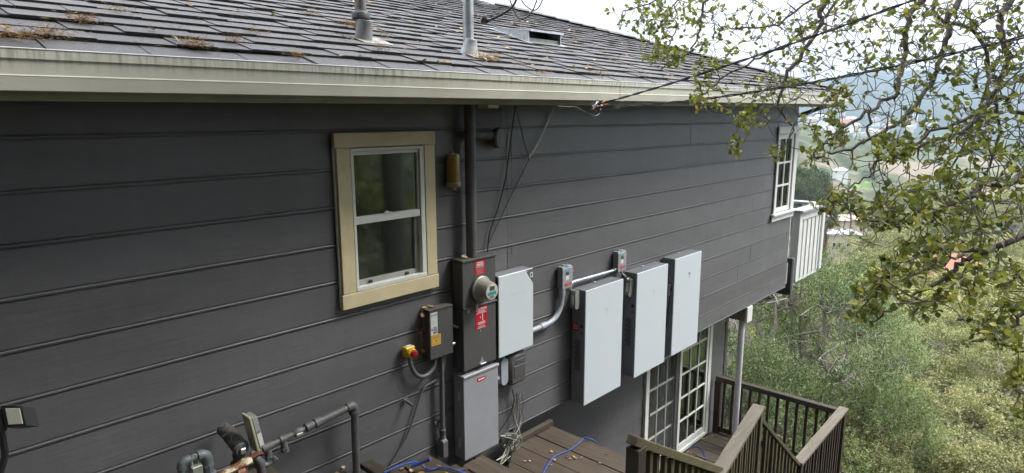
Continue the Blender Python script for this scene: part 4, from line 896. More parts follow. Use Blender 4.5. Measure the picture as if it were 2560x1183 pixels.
for t0, t1, r in ((.30, .375, .031), (.385, .44, .025), (.44, .47, .029), (.66, .73, .024), (.80, .90, .025), (.92, .955, .028)): obj('coupling', MB().tube([hp(t0), hp(t1)], r, 14), PIPEGREY, gp, True)
obj('valve_body', MB().tube([hp(.50), hp(.535), hp(.57), hp(.60)], [.02, .027, .027, .018], 12), PIPEGREY, gp, True)
obj('valve_key', MB().box(hp(.545)[0] - .03, hp(.545)[0] + .012, -.158, -.146, hp(.545)[2] - .012, hp(.545)[2] + .006, .003), ZINC, gp)
for t in (.695, .85): obj('tee', MB().tube([hp(t), hp(t) + [0, -.01, -.06]], .021, 12), PIPEGREY, gp, True); obj('tee_cap', MB().tube([hp(t) + [0, -.01, -.052], hp(t) + [0, -.012, -.075]], .026, 8), PIPEGREY, gp, True)
rg = thing('gas_regulator', 'grimy grey gas regulator barrel with a square plug on top', 'regulator', (-.06, -.24, .25))
c = np.array([-.06, -.245, .40])
obj('barrel', MB().tube([c + [-.01, .16, .045], c + [0, .10, .03], c, c + [0, -.035, -.005]], [.036, .040, .041, .043], 18), mat('grimy casting', (.115, .11, .10), .65, 0, (.05, .042, .035), 16, bumps=.4), rg, True)
obj('end_cap', MB().tube([c + [0, -.036, -.005], c + [0, -.05, -.008]], [.040, .034], 18), PIPEBLUE, rg, True)
obj('plug', MB().box(c[0] - .014, c[0] + .014, c[1] - .066, c[1] - .05, c[2] - .026, c[2] + .004, .003), CHROME, rg)
obj('neck', MB().lathe([(.03, -.04), (.034, -.055), (.03, -.075), (.033, -.09), (.046, -.095), (.047, -.118), (.04, -.13), (.034, -.30)], c, (0, 0, 1), 18), PIPEGREY, rg, True)
rn = random.Random(2); nb = MB()
for k in range(26): a = c + [rn.uniform(-.04, .035), rn.uniform(.03, .13), rn.uniform(.01, .07)]; nb.tube([a, a + [rn.uniform(-.04, .04), rn.uniform(-.05, .02), rn.uniform(-.05, .04)]], .0016, 4)
obj('nest_twigs', nb, BARK, rg)
ix = thing('meter_index', 'cream and grey plastic index box standing beside the gas regulator', 'meter index', (.01, -.26, .38))
bx = np.array([.004, -.29, .36]); R_ = Matrix.Rotation(math.radians(-9), 3, 'Y')
def tl(mb): mb.v = [tuple(R_ @ Vector(p) + Vector(bx)) for p in mb.v]; return mb
obj('back_case', tl(MB().box(0, .014, -.045, .045, 0, .215, .003)), mat('ivory case', (.52, .48, .34), .5), ix)
obj('front_case', tl(MB().box(.0145, .046, -.042, .042, .014, .205, .004)), mat('clear grey case', (.27, .28, .27), .3), ix)
obj('white_card', tl(MB().box(.02, .042, -.0445, -.0425, .03, .105)), PRINT, ix); obj('white_card', tl(MB().box(.018, .044, -.0440, -.0422, .12, .20)), mat('grey card', (.36, .38, .38), .5), ix)
up = thing('gas_riser_loop', 'bluish grey looped gas pipe with two elbows near the bottom edge', 'pipe', (-.30, -.26, .1))
P = [on(452, 1200, 1, -.26), on(454, 1172, 1, -.26), on(458, 1158, 1, -.26), on(470, 1150, 1, -.26), on(486, 1143, 1, -.26), on(498, 1138, 1, -.26), on(510, 1136, 1, -.26)]
obj('pipe', MB().tube(smooth_path(P), .0165, 14), PIPEBLUE, up, True)
obj('elbow', MB().tube(smooth_path([on(494, 1141, 1, -.26), on(506, 1137, 1, -.26), on(516, 1141, 1, -.26), on(519, 1152, 1, -.26), on(519, 1160, 1, -.26)]), .0265, 16), PIPEBLUE, up, True)
obj('elbow', MB().tube(smooth_path([on(453, 1172, 1, -.26), on(456, 1160, 1, -.26), on(463, 1153, 1, -.26), on(474, 1148, 1, -.26)]), .0225, 14), PIPEBLUE, up, True)
e0 = on(519, 1160, 1, -.26)
obj('union', MB().lathe([(.031, 0), (.031, -.012), (.026, -.014), (.026, -.045), (.040, -.05), (.042, -.075), (.036, -.09), (.03, -.3)], e0, (0, 0, 1), 8), PIPEBLUE, up)
lk = on(488, 1165, 1, -.27)
obj('lock_box', MB().box(lk[0] - .026, lk[0] + .026, -.30, -.245, lk[2] - .12, lk[2] + .008, .004), ZINC, up); obj('shackle', MB().tube(smooth_path([lk + [-.014, 0, 0], lk + [-.014, 0, .045], lk + [0, 0, .06], lk + [.014, 0, .045], lk + [.014, 0, 0]]), .006, 8), ZINC, up, True)
wr = thing('pipe_wrench', 'chipped cream and rusty pipe wrench handle lying by the gas pipes', 'wrench', (.05, -.33, .1))
A_, B_ = on(545, 1192, 1, -.34), on(612, 1158, 1, -.34); dv = (B_ - A_); L_ = np.linalg.norm(dv); dv /= L_
obj('handle', MB().tube([A_ - dv * .1, A_, B_ - dv * .03, B_, B_ + dv * .035], [.014, .017, .022, .028, .022], 6), RUSTCREAM, wr)
obj('jaw', MB().tube([B_ + dv * .03 + [0, 0, .012], B_ + dv * .075 + [0, 0, .016], B_ + dv * .10 + [0, 0, .005]], [.014, .016, .008], 6), RUST, wr)
obj('nut', MB().tube([B_ - dv * .05 + [0, -.02, -.028], B_ - dv * .01 + [0, -.02, -.03]], .021, 10), mat('copper nut', (.30, .11, .06), .55), wr, True); obj('screw_rod', MB().tube([B_ - dv * .12 + [0, -.02, -.03], B_ - dv * .05 + [0, -.02, -.029]], .014, 8), RUST, wr)
bb = thing('hose_valve', 'small grey valve with spout beside the cream wrench', 'valve', (.13, -.22, .0))
v0 = on(652, 1158, 1, -.22)
obj('valve_body', MB().tube([v0 + [-.03, 0, .05], v0, v0 + [.0, 0, -.12]], [.02, .028, .018], 12), PIPEGREY, bb, True); obj('spout', MB().tube(smooth_path([v0 + [0, 0, -.005], v0 + [.03, -.01, -.02], v0 + [.055, -.015, -.012], v0 + [.075, -.02, .004]]), .0145, 12), PIPEBLUE, bb, True); obj('spout_ring', MB().tube([v0 + [.068, -.018, -.002], v0 + [.08, -.021, .009]], .018, 8), PIPEBLUE, bb, True)
lg = thing('wooden_ledge', 'short weathered board ledge behind the gas pipes', 'ledge', (-.05, -.16, .1))
obj('ledge_board', MB().box(-.45, .16, -.34, -.03, .10, .145, .004), DECKX, lg); obj('ledge_support', MB().box(-.4, -.3, -.3, -.05, -.5, .0995, .003), DECKX, lg)

# ------------------------------------------------------------------ flood light at the left edge
fl = thing('flood_light', 'black square flood light with cream lens at the left edge', 'flood light', deep(5, 1400, 2.1))
def dq(pts, d): return [deep(x, y, d) for x, y in pts]
F_ = dq([(2, 1014), (54, 1016), (65, 1063), (13, 1069)], 2.1); B2 = [p + CF * .06 - CU * .022 for p in dq([(2, 1014), (54, 1016), (65, 1063), (13, 1069)], 2.1)]
FB = mat('black fixture', (.03, .03, .033), .4)
m = MB().add(F_ + B2, [(0, 1, 2, 3), (7, 6, 5, 4), (0, 4, 5, 1), (1, 5, 6, 2), (2, 6, 7, 3), (3, 7, 4, 0)]); obj('housing', m, FB, fl)
Q = [p - CF * .003 for p in dq([(15, 1021), (50, 1021), (58, 1059), (23, 1061)], 2.1)]
obj('lens', MB().add(Q + [p + CF * .002 for p in Q], [(0, 1, 2, 3), (0, 4, 5, 1), (1, 5, 6, 2), (2, 6, 7, 3), (3, 7, 4, 0)]), mat('cream lens', (.90, .87, .72), .3, 0, (.86, .82, .66), 8), fl)
obj('hinge', MB().tube([deep(0, 1022, 2.11), deep(8, 1078, 2.11)], .011, 8), FB, fl, True)
pt = deep(3, 1078, 2.13)
obj('bracket', MB().tube(smooth_path([pt, deep(9, 1110, 2.13), deep(12, 1140, 2.13), deep(2, 1180, 2.13)]), .010, 8), FB, fl, True)
gb = deep(-2, 1185, 2.13); obj('stand', MB().tube([gb, [gb[0], gb[1], float(ground_z(gb[0], gb[1]))]], .014, 8), FB, fl, True)

# ------------------------------------------------------------------ steps, decks and rails
def board(par, x0, x1, y0, y1, zt, th=.038, m=None, poly=None, name='deck_board'):
    mb = MB()
    if poly: mb.prism(poly, 2, zt - th, zt)
    else: mb.box(x0, x1, y0, y1, zt - th, zt, .004)
    return obj(name, mb, m or DECK, par)
st = thing('wall_steps', 'weathered wooden steps descending along the wall at the bottom edge', 'steps', (1.0, -.5, -.6))
for (x0, x1, ya) in ((.30, .525, -.06), (.535, .69, -.06), (.69, .80, -.21), (.80, .895, -.06)): board(st, x0, x1 - .008, -1.3, ya, -.145, m=DECK)
for (x0, x1, ya, z) in ((.90, 1.13, -.05, -.30), (1.14, 1.37, -.09, -.30), (1.38, 1.60, -.12, -.46), (1.61, 1.83, -.18, -.46)): board(st, x0, x1 - .006, -1.3, ya, z)
for x, z in ((.885, -.145), (1.36, -.30), (1.82, -.46)): obj('riser', MB().box(x - .02, x, -1.28, -.10, z - .15, z - .04, .003), DECK, st)
for y in (-.25, -1.1): obj('stringer', MB().prism([(.35, -.19), (1.82, -.50), (1.82, -1.6), (.35, -.75)], 1, y, y + .04), DECKX, st)
nd = thing('upper_deck', 'dark weathered plank deck below the batteries', 'deck', (2.3, -.5, -.9))
board(nd, 2.592, 2.822, -1.0, -.03, -.63); board(nd, 2.357, 2.584, -1.0, -.035, -.632)
board(nd, 0, 0, 0, 0, -.631, poly=[(2.122, -1.0), (2.349, -1.0), (2.349, -.04), (2.122, -.20)])
board(nd, 0, 0, 0, 0, -.63, poly=[(1.887, -1.0), (2.114, -1.0), (2.114, -.205), (1.887, -.37)])
board(nd, 0, 0, 0, 0, -.63, poly=[(1.65, -1.0), (1.879, -1.0), (1.879, -.375), (1.65, -.53)])
obj('rim_joist', MB().box(1.7, 2.80, -1.04, -1.002, -.85, -.66, .003), DECKX, nd); obj('rim_joist', MB().box(2.77, 2.808, -1.0, -.04, -.85, -.67, .003), DECK, nd)
for x in (1.75, 2.74): obj('post', MB().box(x, x + .09, -.98, -.89, float(ground_z(x, -.9)) - .1, -.855, .004), DECK, nd)
tr = thing('broken_board', 'broken dark board end lying against the wall on the upper deck', 'board', (2.6, -.03, -.6))
obj('plank', MB().box(2.40, 2.83, -.075, -.028, -.627, -.575, .004), DECKX, tr)
ld = thing('lower_deck', 'lower plank deck in front of the sliding glass door', 'deck', (6.3, -.3, -3.0))
x = 5.25
while x < 7.6:
    board(ld, x, min(x + .229, 7.62), -1.30, .54, -2.685 + random.uniform(-.002, .002)); x += .236
obj('rim_joist', MB().box(5.25, 7.62, -1.34, -1.303, -2.93, -2.73, .003), DECKX, ld); obj('rim_joist', MB().box(7.625, 7.663, -1.34, .54, -2.93, -2.69, .003), DECK, ld)
for x, y in ((5.35, -1.2), (7.45, -1.2), (7.45, .4), (5.35, .4)): obj('post', MB().box(x, x + .09, y, y + .09, float(ground_z(x, y)) - .2, -2.73, .004), DECK, ld)
# flights and mid landing (mostly hidden behind the railing)
ml = thing('mid_landing', 'small plank landing between the two stair flights', 'landing', (3.9, -1.1, -2.0))
x = 3.28
while x < 4.55: board(ml, x, x + .229, -1.42, -.55, -1.62); x += .236
for x, y in ((3.3, -1.35), (4.55, -1.2), (3.3, -.65), (4.55, -.65)): obj('post', MB().box(x, x + .09, y, y + .09, float(ground_z(x, y)) - .2, -1.659, .004), DECK, ml)
def flight(label, x0, z0, x1, z1, ya, yb, n):
    t = thing('stair_flight', label, 'stairs', ((x0 + x1) / 2, (ya + yb) / 2, z1))
    for k in range(1, n):
        xx = x0 + (x1 - x0) * (k - .5) / n; zz_ = z0 + (z1 - z0) * k / n; board(t, xx - .11, xx + .12, ya + .04, yb - .04, zz_, name='tread')
    for y in (ya, yb - .038): obj('stringer', MB().prism([(x0, z0 - .02), (x1, z1 - .02), (x1, z1 - .28), (x0, z0 - .28)], 1, y, y + .038), BALD, t)
flight('upper wooden stair flight behind the mossy handrail', 1.98, -.66, 3.27, -1.62, -1.43, -1.02, 6)
flight('lower wooden stair flight leading to the glass door deck', 4.78, -1.62, 6.0, -2.69, -1.22, -.55, 7)
def railing(label, p0, p1, cw_, ct, cm, bmx, step, drop, postm=None, posts=(0, 1), bottom=True, bw=.038, end=0.0, post_w=.09):
    p0, p1 = np.asarray(p0, float), np.asarray(p1, float); t = thing('railing', label, 'railing', (p0 + p1) / 2 - [0, 0, drop])
    d = p1 - p0; L = np.linalg.norm(d); u = d / L; h = np.array([d[0], d[1], 0]); H = np.linalg.norm(h); hx = h / H; sdv = np.array([-hx[1], hx[0], 0]); nv = np.cross(u, sdv); nv = nv if nv[2] > 0 else -nv
    def bar(a, b, w_, th, top, m, name):
        V = []
        for q in (a, b):
            for s_ in (-1, 1):
                for zt in (0, -th): V.append(q + sdv * s_ * w_ / 2 + nv * (zt + top))
        mb = MB().add(V, [(0, 1, 3, 2), (4, 6, 7, 5), (0, 4, 5, 1), (2, 3, 7, 6), (0, 2, 6, 4), (1, 5, 7, 3)]); me = mesh_of(mb, m)
        bm = bmesh.new(); bm.from_mesh(me); bmesh.ops.bevel(bm, geom=bm.edges[:], offset=.004, segments=1, affect='EDGES'); bm.to_mesh(me); bm.free()
        return link(name, me, t)
    bar(p0 - u * end, p1 + u * end, cw_, ct, 0, cm, 'top_rail')
    if bottom: bar(p0 - [0, 0, drop - .12], p1 - [0, 0, drop - .12], .038, .085, 0, bmx, 'bottom_rail')
    bm1 = MB().box(-bw / 2, bw / 2, -bw / 2, bw / 2, 0, 1); n = int(H / step)
    ang = math.atan2(hx[1], hx[0])
    def upright(q, w_, zt, zb_, m, name):
        o = link(name, mesh_of(MB().box(-w_ / 2, w_ / 2, -w_ / 2, w_ / 2, zb_ - zt, 0, .003), m, name=name), t); o.location = Vector(q) - Vector(t.location); o.location.z = zt - t.location.z; o.rotation_euler = (random.uniform(-.006, .006), random.uniform(-.006, .006), ang)
    for k in range(1, n):
        q = p0 + d * k / n + sdv * random.uniform(-.004, .004); upright(q, bw, q[2] - ct / max(nv[2], .5) - .001, q[2] - drop + (.04 if bottom else -.02), bmx, 'baluster')
    for s_ in posts:
        q = p0 + d * s_; upright(q, post_w, q[2] - ct / max(nv[2], .5) - .001, q[2] - drop - .18, postm or bmx, 'post')
    return t
railing('dark railing across the far end of the lower deck', (7.55, .53, -1.775), (7.565, -1.20, -1.775), .09, .075, RAILY, BALD, .128, .93, BALD, (0.02, 1))
railing('bleached railing along the outer edge of the lower deck', (7.58, -1.25, -1.755), (5.89, -1.262, -1.80), .115, .038, RAILX, BALD, .10, 1.0, BALD, (0, 1), False, end=.05)
railing('thin sloping stair handrail between the two bleached rails', (5.86, -1.265, -1.815), (4.68, -1.25, -.85), .06, .04, MOSSY, BALM, .10, 1.05, BALM, (), False)
railing('wide bleached handrail over the stair landing', (4.56, -1.25, -.66), (3.12, -1.50, -.66), .115, .038, RAILX, BALM, .10, 1.05, BALM, (0.01, .9), False, end=.02)
railing('mossy sloping handrail with thick post beside the upper deck', (1.90, -1.476, .135), (3.22, -1.476, -.645), .075, .06, MOSSY, BALM, .098, 1.0, wood('post timber', (.085, .06, .045), (.04, .028, .022), .25, 2), (0.03,), False, post_w=.095)

# blue network cable
def onz(x, y, z): return on(x, y, 2, z)
bl = thing('blue_cable', 'blue network cable snaking over the steps and both decks', 'cable', onz(1400, 1135, -.62))
P = [onz(960, 1182, -.125), onz(984, 1171, -.125), onz(1005, 1162, -.13), onz(1030, 1156, -.16), onz(1046, 1157, -.22), onz(1060, 1168, -.28), onz(1076, 1174, -.285), onz(1096, 1169, -.285), onz(1120, 1171, -.285), onz(1150, 1179, -.30), onz(1180, 1190, -.44)]
obj('cable_run', MB().tube(smooth_path(P), .0062, 8), BLUE, bl, True)
P = [onz(1352, 1195, -.622), onz(1364, 1172, -.622), onz(1373, 1158, -.622), onz(1383, 1145, -.622), onz(1398, 1136, -.622), onz(1424, 1125, -.622), onz(1446, 1110, -.615), onz(1458, 1097, -.605), onz(1467, 1095, -.60), onz(1490, 1107, -.66), onz(1500, 1135, -.9)]
obj('cable_run', MB().tube(smooth_path(P), .0058, 8), BLUE, bl, True)
z_ = -2.676
for pts in ([(1736, 1093), (1746, 1094), (1743, 1101), (1729, 1105), (1718, 1114), (1715, 1125)], [(1715, 1121), (1732, 1119), (1746, 1118), (1756, 1126), (1762, 1139), (1764, 1149), (1757, 1144), (1740, 1140)]):
    obj('cable_run', MB().tube(smooth_path([onz(x, y, z_) for x, y in pts]), .0062, 7), BLUE, bl, True)
tag(obj('cable_stub', MB().tube([onz(1028, 1166, -.19), onz(1052, 1158, -.17), onz(1076, 1148, -.13)], .011, 8), BLUE, None, True), 'short thick blue stub of cable against the wall', 'cable')

# ------------------------------------------------------------------ balcony and dark frame beyond the corner
bc = thing('white_balcony', 'white balcony with battened panel beyond the house corner', 'balcony', (9.6, .5, -.5))
wcap = mat('grey rail cap', (.42, .43, .46), .5)
obj('corner_post', MB().box(9.0, 9.11, -.03, .09, -.47, .63, .004), WHITE, bc)
obj('end_post', MB().box(10.12, 10.23, -.03, .09, -.47, .63, .004), WHITE, bc)
obj('panel', MB().box(9.111, 10.119, .0, .04, -.46, .60), WHITE, bc)
obj('panel_header', MB().box(9.111, 10.119, -.025, -.0005, .50, .628, .003), WHITE, bc)
for k in range(5): x = 9.24 + .19 * k; obj('batten', MB().box(x, x + .045, -.016, -.0005, -.46, .499, .003), WHITE, bc)
obj('cap_rail', MB().box(8.96, 10.29, -.08, .12, .631, .67, .004), wcap, bc); obj('cap_rail', MB().box(10.10, 10.29, .125, 3.0, .631, .67, .004), wcap, bc); obj('cap_rail', MB().box(8.70, 10.09, 2.8, 3.0, .631, .67, .004), WHITE, bc)
for k in range(12): y = .3 + .22 * k; obj('baluster', MB().box(10.15, 10.19, y, y + .04, -.4, .63, .003), WHITE, bc)
obj('balcony_floor', MB().box(8.66, 10.2, .1, 3.0, -.47, -.40, .003), wcap, bc); obj('panel_skirt', MB().box(9.111, 10.119, .005, .03, -.52, -.4605, .003), WHITE, bc)
obj('support_post', MB().box(10.13, 10.22, 2.8, 2.89, float(ground_z(10, 2.8)) - .3, -.47, .004), WHITE, bc); obj('support_post', MB().box(9.02, 9.10, 2.6, 2.68, float(ground_z(9, 2.6)) - .3, -.47, .004), mat('brown trim', (.10, .06, .045)), bc)
df = thing('dark_frame', 'open dark brown frame jutting out below the far wall corner', 'frame', (8.9, .3, -.7)); DKF = mat('dark frame paint', (.055, .052, .06), .5)
obj('side_jamb', MB().box(8.78, 8.86, -.035, .04, -.66, -.07, .004), DKF, df); obj('side_face', MB().box(8.862, 8.89, -.033, .04, -.655, -.075), mat('frame face', (.22, .22, .26), .5), df)
obj('bottom_bar', MB().box(8.78, 8.86, .0405, .95, -.66, -.59, .004), DKF, df); obj('top_bar', MB().box(8.78, 8.86, .0405, .95, -.14, -.07, .004), DKF, df)
obj('inner_panel', MB().box(8.80, 8.815, .041, .95, -.59, -.42), mat('dark red board', (.07, .02, .015), .7), df); obj('white_item', MB().box(8.70, 8.775, .02, .14, -.48, -.14, .01), WHITE, df)
# ------------------------------------------------------------------ foliage tools
def rand_unit(n, rng):
    v = rng.normal(size=(n, 3)); return v / np.linalg.norm(v, axis=1)[:, None]
def leaves(name, C, D, Nn, L, W, m, rnd, oval=False):
    """C base points, D directions, Nn approx normals, L,W arrays"""
    D = D / np.linalg.norm(D, axis=1)[:, None]; Sd = np.cross(D, Nn); Sd /= np.linalg.norm(Sd, axis=1)[:, None] + 1e-9; Up = np.cross(Sd, D)
    L = L[:, None]; W = W[:, None]; n = len(C)
    if not oval:
        V = np.stack([C, C + D * L * .45 + Sd * W * .5 + Up * W * .12, C + D * L, C + D * L * .45 - Sd * W * .5 + Up * W * .12], 1).reshape(-1, 3)
        F = np.arange(4 * n).reshape(n, 4); return np_mesh(name, V, F, m, rnd)
    c1 = C + D * L * .32 - Up * W * .07; c2 = C + D * L * .72 - Up * W * .08; tip = C + D * L - Up * L * .06
    V = np.stack([C, c1 + Sd * W * .48 + Up * W * .12, c1, c1 - Sd * W * .48 + Up * W * .12, c2 + Sd * W * .42 + Up * W * .10, c2, c2 - Sd * W * .42 + Up * W * .10, tip], 1).reshape(-1, 3)
    b = 8 * np.arange(n)[:, None]
    T = np.concatenate([b + np.array(t) for t in ((0, 1, 2), (0, 2, 3), (1, 4, 5), (1, 5, 2), (2, 5, 6), (2, 6, 3), (4, 7, 5), (5, 7, 6))]); return np_mesh(name, V, T, m, np.tile(rnd, 8))
def limb_path(a, b, rng, n=6, jit=.12):
    a, b = np.asarray(a, float), np.asarray(b, float); t = np.linspace(0, 1, n)[:, None]; P = a * (1 - t) + b * t; L = np.linalg.norm(b - a)
    P[1:-1] += rng.normal(size=(n - 2, 3)) * L * jit / 2; return P
def crown_tree(name, seed, R, H, ntips, per, leafL, leafW, lm, bm_, trunk_h, spray=.4, spread=.05, bare=0, upright=.3, lump=.55):
    """returns (crown mesh, wood mesh) in local coords, base at origin; leaves sit along short shoots at the branch tips"""
    rng = np.random.default_rng(seed); cz = trunk_h + H * .5; mb = MB(); nl = 11
    mb.tube(limb_path((0, 0, -.6), (rng.normal() * .1 * R, rng.normal() * .1 * R, trunk_h), rng, 5, .05), np.linspace(.075 * R + .03, .05 * R + .02, 5), 8)
    K = 19; kc = rand_unit(K, rng); kc[:, 2] = np.where(kc[:, 2] < -.5, -kc[:, 2], kc[:, 2]); kr = rng.uniform(.60, .80, K)[:, None]; kb = rng.uniform(.24, .38, K)
    own = rng.integers(0, K, ntips); loc_ = rand_unit(ntips, rng); flip = (loc_ * kc[own]).sum(1) < -.25; loc_[flip] *= -1
    tip = (kc * kr)[own] + loc_ * (kb[own] * (1 - .35 * rng.random(ntips) ** 2))[:, None]
    dirs = loc_ * .6 + kc[own] * .5; dirs /= np.linalg.norm(dirs, axis=1)[:, None]
    tip = tip * [R, R, H * .5] * (1.02 + .0 * lump) + [0, 0, cz]
    seeds_ = tip[rng.choice(ntips, nl, False)] * .62 + np.array([0, 0, cz]) * .38
    for s_ in seeds_: mb.tube(limb_path((0, 0, trunk_h * .8), s_, rng, 6, .16), np.linspace(.035 * R + .012, .012 * R + .006, 6), 6)
    for i in rng.choice(ntips, min(ntips, 150 + bare), False):
        s_ = seeds_[np.argmin(np.linalg.norm(seeds_ - tip[i], axis=1))]; ext = 1.0 if rng.random() > .3 else 1.07
        mb.tube(limb_path(s_, tip[i] * ext - np.array([0, 0, cz]) * (ext - 1), rng, 5, .2), np.linspace(.008 * R + .003, .003 + .001 * R, 5), 4, False)
    n = ntips * per; ti = np.repeat(np.arange(ntips), per); nsh = 5
    sh = rng.integers(0, nsh, n); shd = rand_unit(ntips * nsh, rng).reshape(ntips, nsh, 3) * .8 + dirs[:, None] * .7 + np.array([0, 0, upright]); shd /= np.linalg.norm(shd, axis=2)[..., None]
    sd_ = shd[ti, sh]; u_ = rng.random(n)[:, None]
    C = tip[ti] + sd_ * u_ * spray + rng.normal(size=(n, 3)) * spread * (1.2 - u_)
    D = sd_ * .75 + rand_unit(n, rng) * .8; Nn = rand_unit(n, rng) * .7 + [0, 0, 1.]
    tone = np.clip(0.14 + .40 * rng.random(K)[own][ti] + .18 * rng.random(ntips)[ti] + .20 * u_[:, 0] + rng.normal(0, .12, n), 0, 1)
    crown = leaves(name, C, D, Nn, leafL * rng.uniform(.6, 1.3, n), leafW * rng.uniform(.7, 1.2, n), lm, tone)
    return crown, mesh_of(mb, bm_, True, name + '_wood', fix=False)
def plant_tree(name, meshes, loc, sc_, rz, label, cat='tree', group=None):
    t = thing(name, label, cat, loc, group, world=False); t.scale = (sc_,) * 3 if np.isscalar(sc_) else sc_; t.rotation_euler = (0, 0, rz)
    link('trunk', meshes[1], t); link('crown', meshes[0], t); return t
rt_ = random.Random(21)

# olive below the deck
OL = crown_tree('olive_crown', 3, 2.5, 5.4, 620, 100, .075, .017, OLIVE, BARKPALE, 1.0, .55, .03, 130, .55, .5)
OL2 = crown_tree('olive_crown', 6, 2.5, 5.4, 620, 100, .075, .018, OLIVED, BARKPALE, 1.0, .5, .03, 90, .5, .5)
def at_top(px, py, depth, height): p = deep(px, py, depth); return (p[0], p[1], p[2] - height)
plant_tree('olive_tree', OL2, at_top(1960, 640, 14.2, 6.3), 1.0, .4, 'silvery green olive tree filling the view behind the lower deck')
plant_tree('olive_tree', OL, at_top(2095, 745, 15.5, 6.0), .95, 2.2, 'feathery pale olive tree to the right of the white balcony')
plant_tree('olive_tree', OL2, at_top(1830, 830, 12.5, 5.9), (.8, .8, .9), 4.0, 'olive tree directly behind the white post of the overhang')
plant_tree('olive_tree', OL, at_top(2110, 930, 12.6, 5.9), (.78, .78, .9), 5.2, 'olive tree rising just beyond the deck rail corner')
# dry oaks on the slope
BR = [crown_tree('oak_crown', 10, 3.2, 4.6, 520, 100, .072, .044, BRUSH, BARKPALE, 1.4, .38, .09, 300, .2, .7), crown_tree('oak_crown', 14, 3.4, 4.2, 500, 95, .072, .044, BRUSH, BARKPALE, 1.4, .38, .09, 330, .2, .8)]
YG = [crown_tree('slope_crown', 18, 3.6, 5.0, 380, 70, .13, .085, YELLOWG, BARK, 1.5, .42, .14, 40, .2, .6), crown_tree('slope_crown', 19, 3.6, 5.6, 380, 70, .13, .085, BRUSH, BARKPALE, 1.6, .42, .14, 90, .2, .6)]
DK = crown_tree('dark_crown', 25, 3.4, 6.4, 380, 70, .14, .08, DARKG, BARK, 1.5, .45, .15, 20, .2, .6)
G_ = 'trees on the slope below the deck'
for k, (px, py, d, s_, kind) in enumerate([(2290, 985, 14.5, .72, 0), (2470, 1010, 13.5, .74, 1), (2340, 1120, 11.8, .62, 1), (2540, 1130, 11.2, .66, 0), (2190, 1090, 12.0, .55, 0), (2270, 835, 19, .85, 1), (2420, 850, 18, .85, 0), (2560, 860, 17.5, .85, 1), (2230, 755, 25, 1.0, 0), (2370, 770, 24, 1.0, 1), (2500, 800, 22, .95, 0), (2640, 900, 15, .8, 1)]):
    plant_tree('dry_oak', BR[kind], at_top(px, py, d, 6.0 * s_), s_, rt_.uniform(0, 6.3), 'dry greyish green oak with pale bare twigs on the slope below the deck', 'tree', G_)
for k, (px, py, d, s_, kind) in enumerate([(2130, 690, 36, 1.0, 0), (2205, 682, 40, 1.1, 0), (2080, 705, 33, .95, 0), (2270, 690, 38, 1.1, 1), (2440, 720, 34, 1.1, 1), (2330, 735, 31, 1.0, 0), (2550, 740, 30, 1.0, 1), (2170, 655, 62, 1.3, 0), (2230, 640, 56, 1.2, 1), (2110, 672, 58, 1.1, 0), (2060, 690, 52, 1.0, 1), (2460, 668, 52, 1.2, 0), (2560, 680, 48, 1.2, 1), (2250, 590, 95, 1.7, 1), (2320, 600, 90, 1.5, 0), (2200, 596, 104, 1.6, 1), (2460, 610, 88, 1.6, 1), (2540, 590, 100, 1.7, 0), (2390, 596, 110, 1.7, 1)]):
    plant_tree('slope_tree', YG[kind], at_top(px, py, d, 6.8 * s_), s_, rt_.uniform(0, 6.3), 'rounded yellow green tree further down the valley slope' if kind == 0 else 'rounded dusty green tree further down the valley slope', 'tree', 'trees further down the valley')
for k, (px, py, d, s_) in enumerate([(2000, 440, 150, 2.4), (2025, 460, 140, 1.9), (1978, 470, 130, 1.9), (2170, 545, 170, 2.0), (2250, 530, 190, 2.2), (2330, 520, 200, 2.4), (2420, 525, 185, 2.2), (2520, 515, 190, 2.4), (2150, 500, 230, 2.2), (2280, 480, 260, 2.6), (2060, 490, 210, 2.2), (2400, 470, 280, 2.8), (2550, 470, 260, 2.6)]):
    plant_tree('valley_tree', DK if k < 3 else YG[k % 2], at_top(px, py, d, 8 * s_), (s_, s_, s_ * 1.1), rt_.uniform(0, 6.3), 'dark evergreen in the hazy valley left of the balcony' if k < 3 else 'pale rounded tree in the hazy valley behind the oak twigs', 'tree', 'evergreens left of the balcony' if k < 3 else 'pale trees in the hazy valley')
# trees and shrubs uphill behind the viewer (pane reflections; some added for wall shade)
for k, (x, y, s_, kd) in enumerate([(7.8, -9.4, 1.0, 1), (11.5, -14.5, 1.3, 0), (-.4, -7.9, 1.15, 0), (-4.2, -7.4, 1.3, 0), (-7.5, -5.0, 1.3, 0), (-7.5, -1.8, 1.2, 0), (-5.2, -4.0, .95, 0), (-2.0, -12.5, 1.6, 0), (3.2, -13.5, 1.5, 0), (-5.2, -1.3, .7, 0), (13.5, -7.8, .85, 1), (17.5, -9.5, 1.0, 1), (22, -8.5, 1.1, 1), (26, -13, 1.3, 1), (18, -15, 1.2, 0)]):
    plant_tree('hillside_tree', YG[1] if kd else DK, (x, y, float(ground_z(x, y)) - .2), s_, k * 1.3, 'unseen leafy hillside tree for pane reflections and added shade on the left wall', 'tree', 'hillside trees mirrored in the panes')

